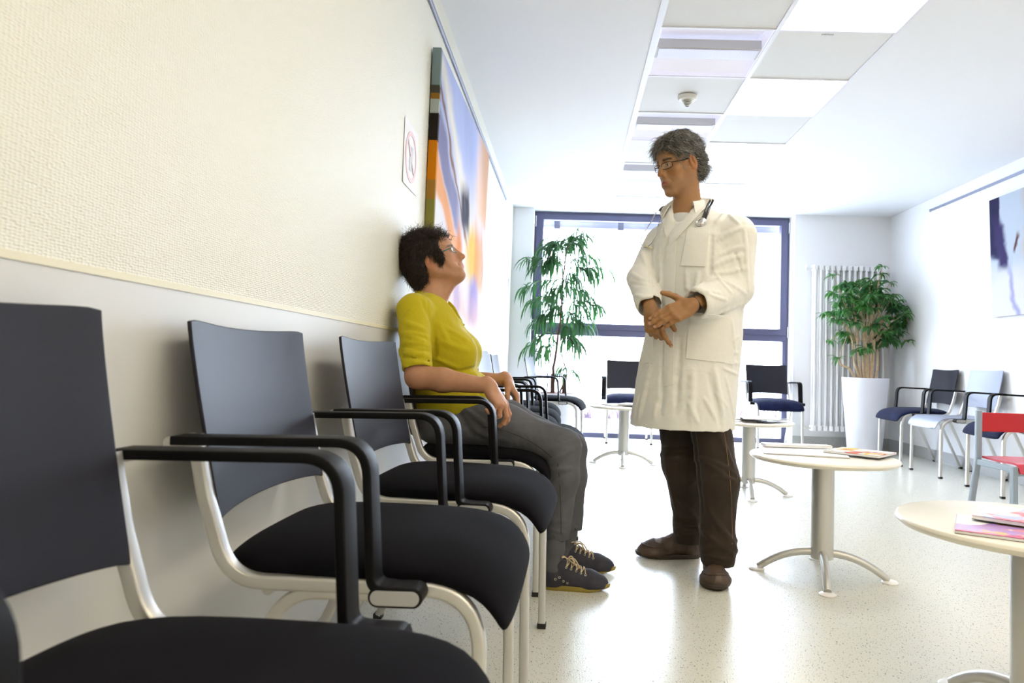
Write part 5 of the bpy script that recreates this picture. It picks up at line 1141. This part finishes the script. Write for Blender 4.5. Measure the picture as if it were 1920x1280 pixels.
for tip, an, lab in ((tN, anN, 'dark sneaker with mustard sole and cream laces, nearer foot of the woman'), (tF, anF, 'dark sneaker with mustard sole and cream laces, farther foot of the woman')):
    L_ = .262; d = A3((1, .02, 0)); heel = tip-d*L_; e = empty('sneaker', heel, 0, lab, 'shoe', 'the woman\'s sneakers')
    s, f, sc = shoe(e, heel, d, L_, None, None, th=.020, w=.92); up = body_obj('upper', [s.mesh(.0026)], M_sneak, e); sole(e, f, sc, 1.0, M_ysole, .019, .012, .98)
    ankle = f.pt(.046*sc, 0, .075); k_ = Sdf(); k_.chain([ankle, (ankle+an)/2+A3((0, 0, .01)), an+A3((0, 0, .02))], [.033, .034, .038], .02); k_.cone(ankle, f.pt(.10*sc, 0, .062), .03, .026, .02); body_obj('sock', [k_.mesh(.004)], M_sock, wp)
    M_eye = mat('eyelet_metal', (.55, .52, .42), .35, .7)
    for y in (-1, 1):
        for i in range(5):
            p = s.snap([f.pt((.100+.020*i)*sc, .024*y*sc, (.092-.0075*i)*sc)], .0008)[0]; n_ = s.grad(p[None])[0]; f3 = frame(p, n_, (1, 0, 0)); a = np.linspace(0, 2*pi, 13)
            off(G().tube([f3.pt(0, .0036*cos(b), .0036*sin(b)) for b in a], .0011, 6), up).build('eyelet', M_eye, up)
    for (x, z) in ((.058, .050), (.075, .056), (.092, .042), (.108, .036)):
        p = s.snap([f.pt(x*sc, -.036*sc, z*sc)], .0008)[0]; n_ = s.grad(p[None])[0]; f3 = frame(p, n_, (1, 0, 0)); off(G().tube([f3.pt(0, .0036*cos(b), .0036*sin(b)) for b in np.linspace(0, 2*pi, 13)], .0011, 6), up).build('eyelet', M_eye, up)
    lc = []
    for i in range(5):
        a_ = f.pt((.100+.020*i)*sc, -.024*sc, (.094-.0075*i)*sc); b_ = f.pt((.092+.020*i)*sc, .024*sc, (.096-.0075*i)*sc); q = s.snap([a_*(1-t)+b_*t for t in np.linspace(0, 1, 7)], .0035); off(G().tube(q, .0022, 6), e).build('lace', M_lace, e)
        b2 = f.pt((.115+.020*i)*sc, .024*sc, (.09-.0075*i)*sc)
        if i < 4: q = s.snap([a_*(1-t)+b2*t for t in np.linspace(0, 1, 7)], .0035); off(G().tube(q, .0022, 6), e).build('lace', M_lace, e)
    kn_ = s.snap([f.pt(.098*sc, -.004, .105*sc)], .008)[0]
    for dx, dy, dz in ((.035, -.030, -.018), (-.022, -.03, .012), (.05, -.014, -.03), (.03, .03, -.02)):
        q = [kn_, kn_+A3((dx*.5, dy*.8, dz*.1+.014)), kn_+A3((dx, dy, dz)), kn_+A3((dx*.75, dy*.35, dz*1.0+.004)), kn_+A3((.002, 0, 0))]; q = fillet(q, [.02]*3, 5); off(G().tube(q, .0024, 6), e).build('lace_bow', M_lace, e)
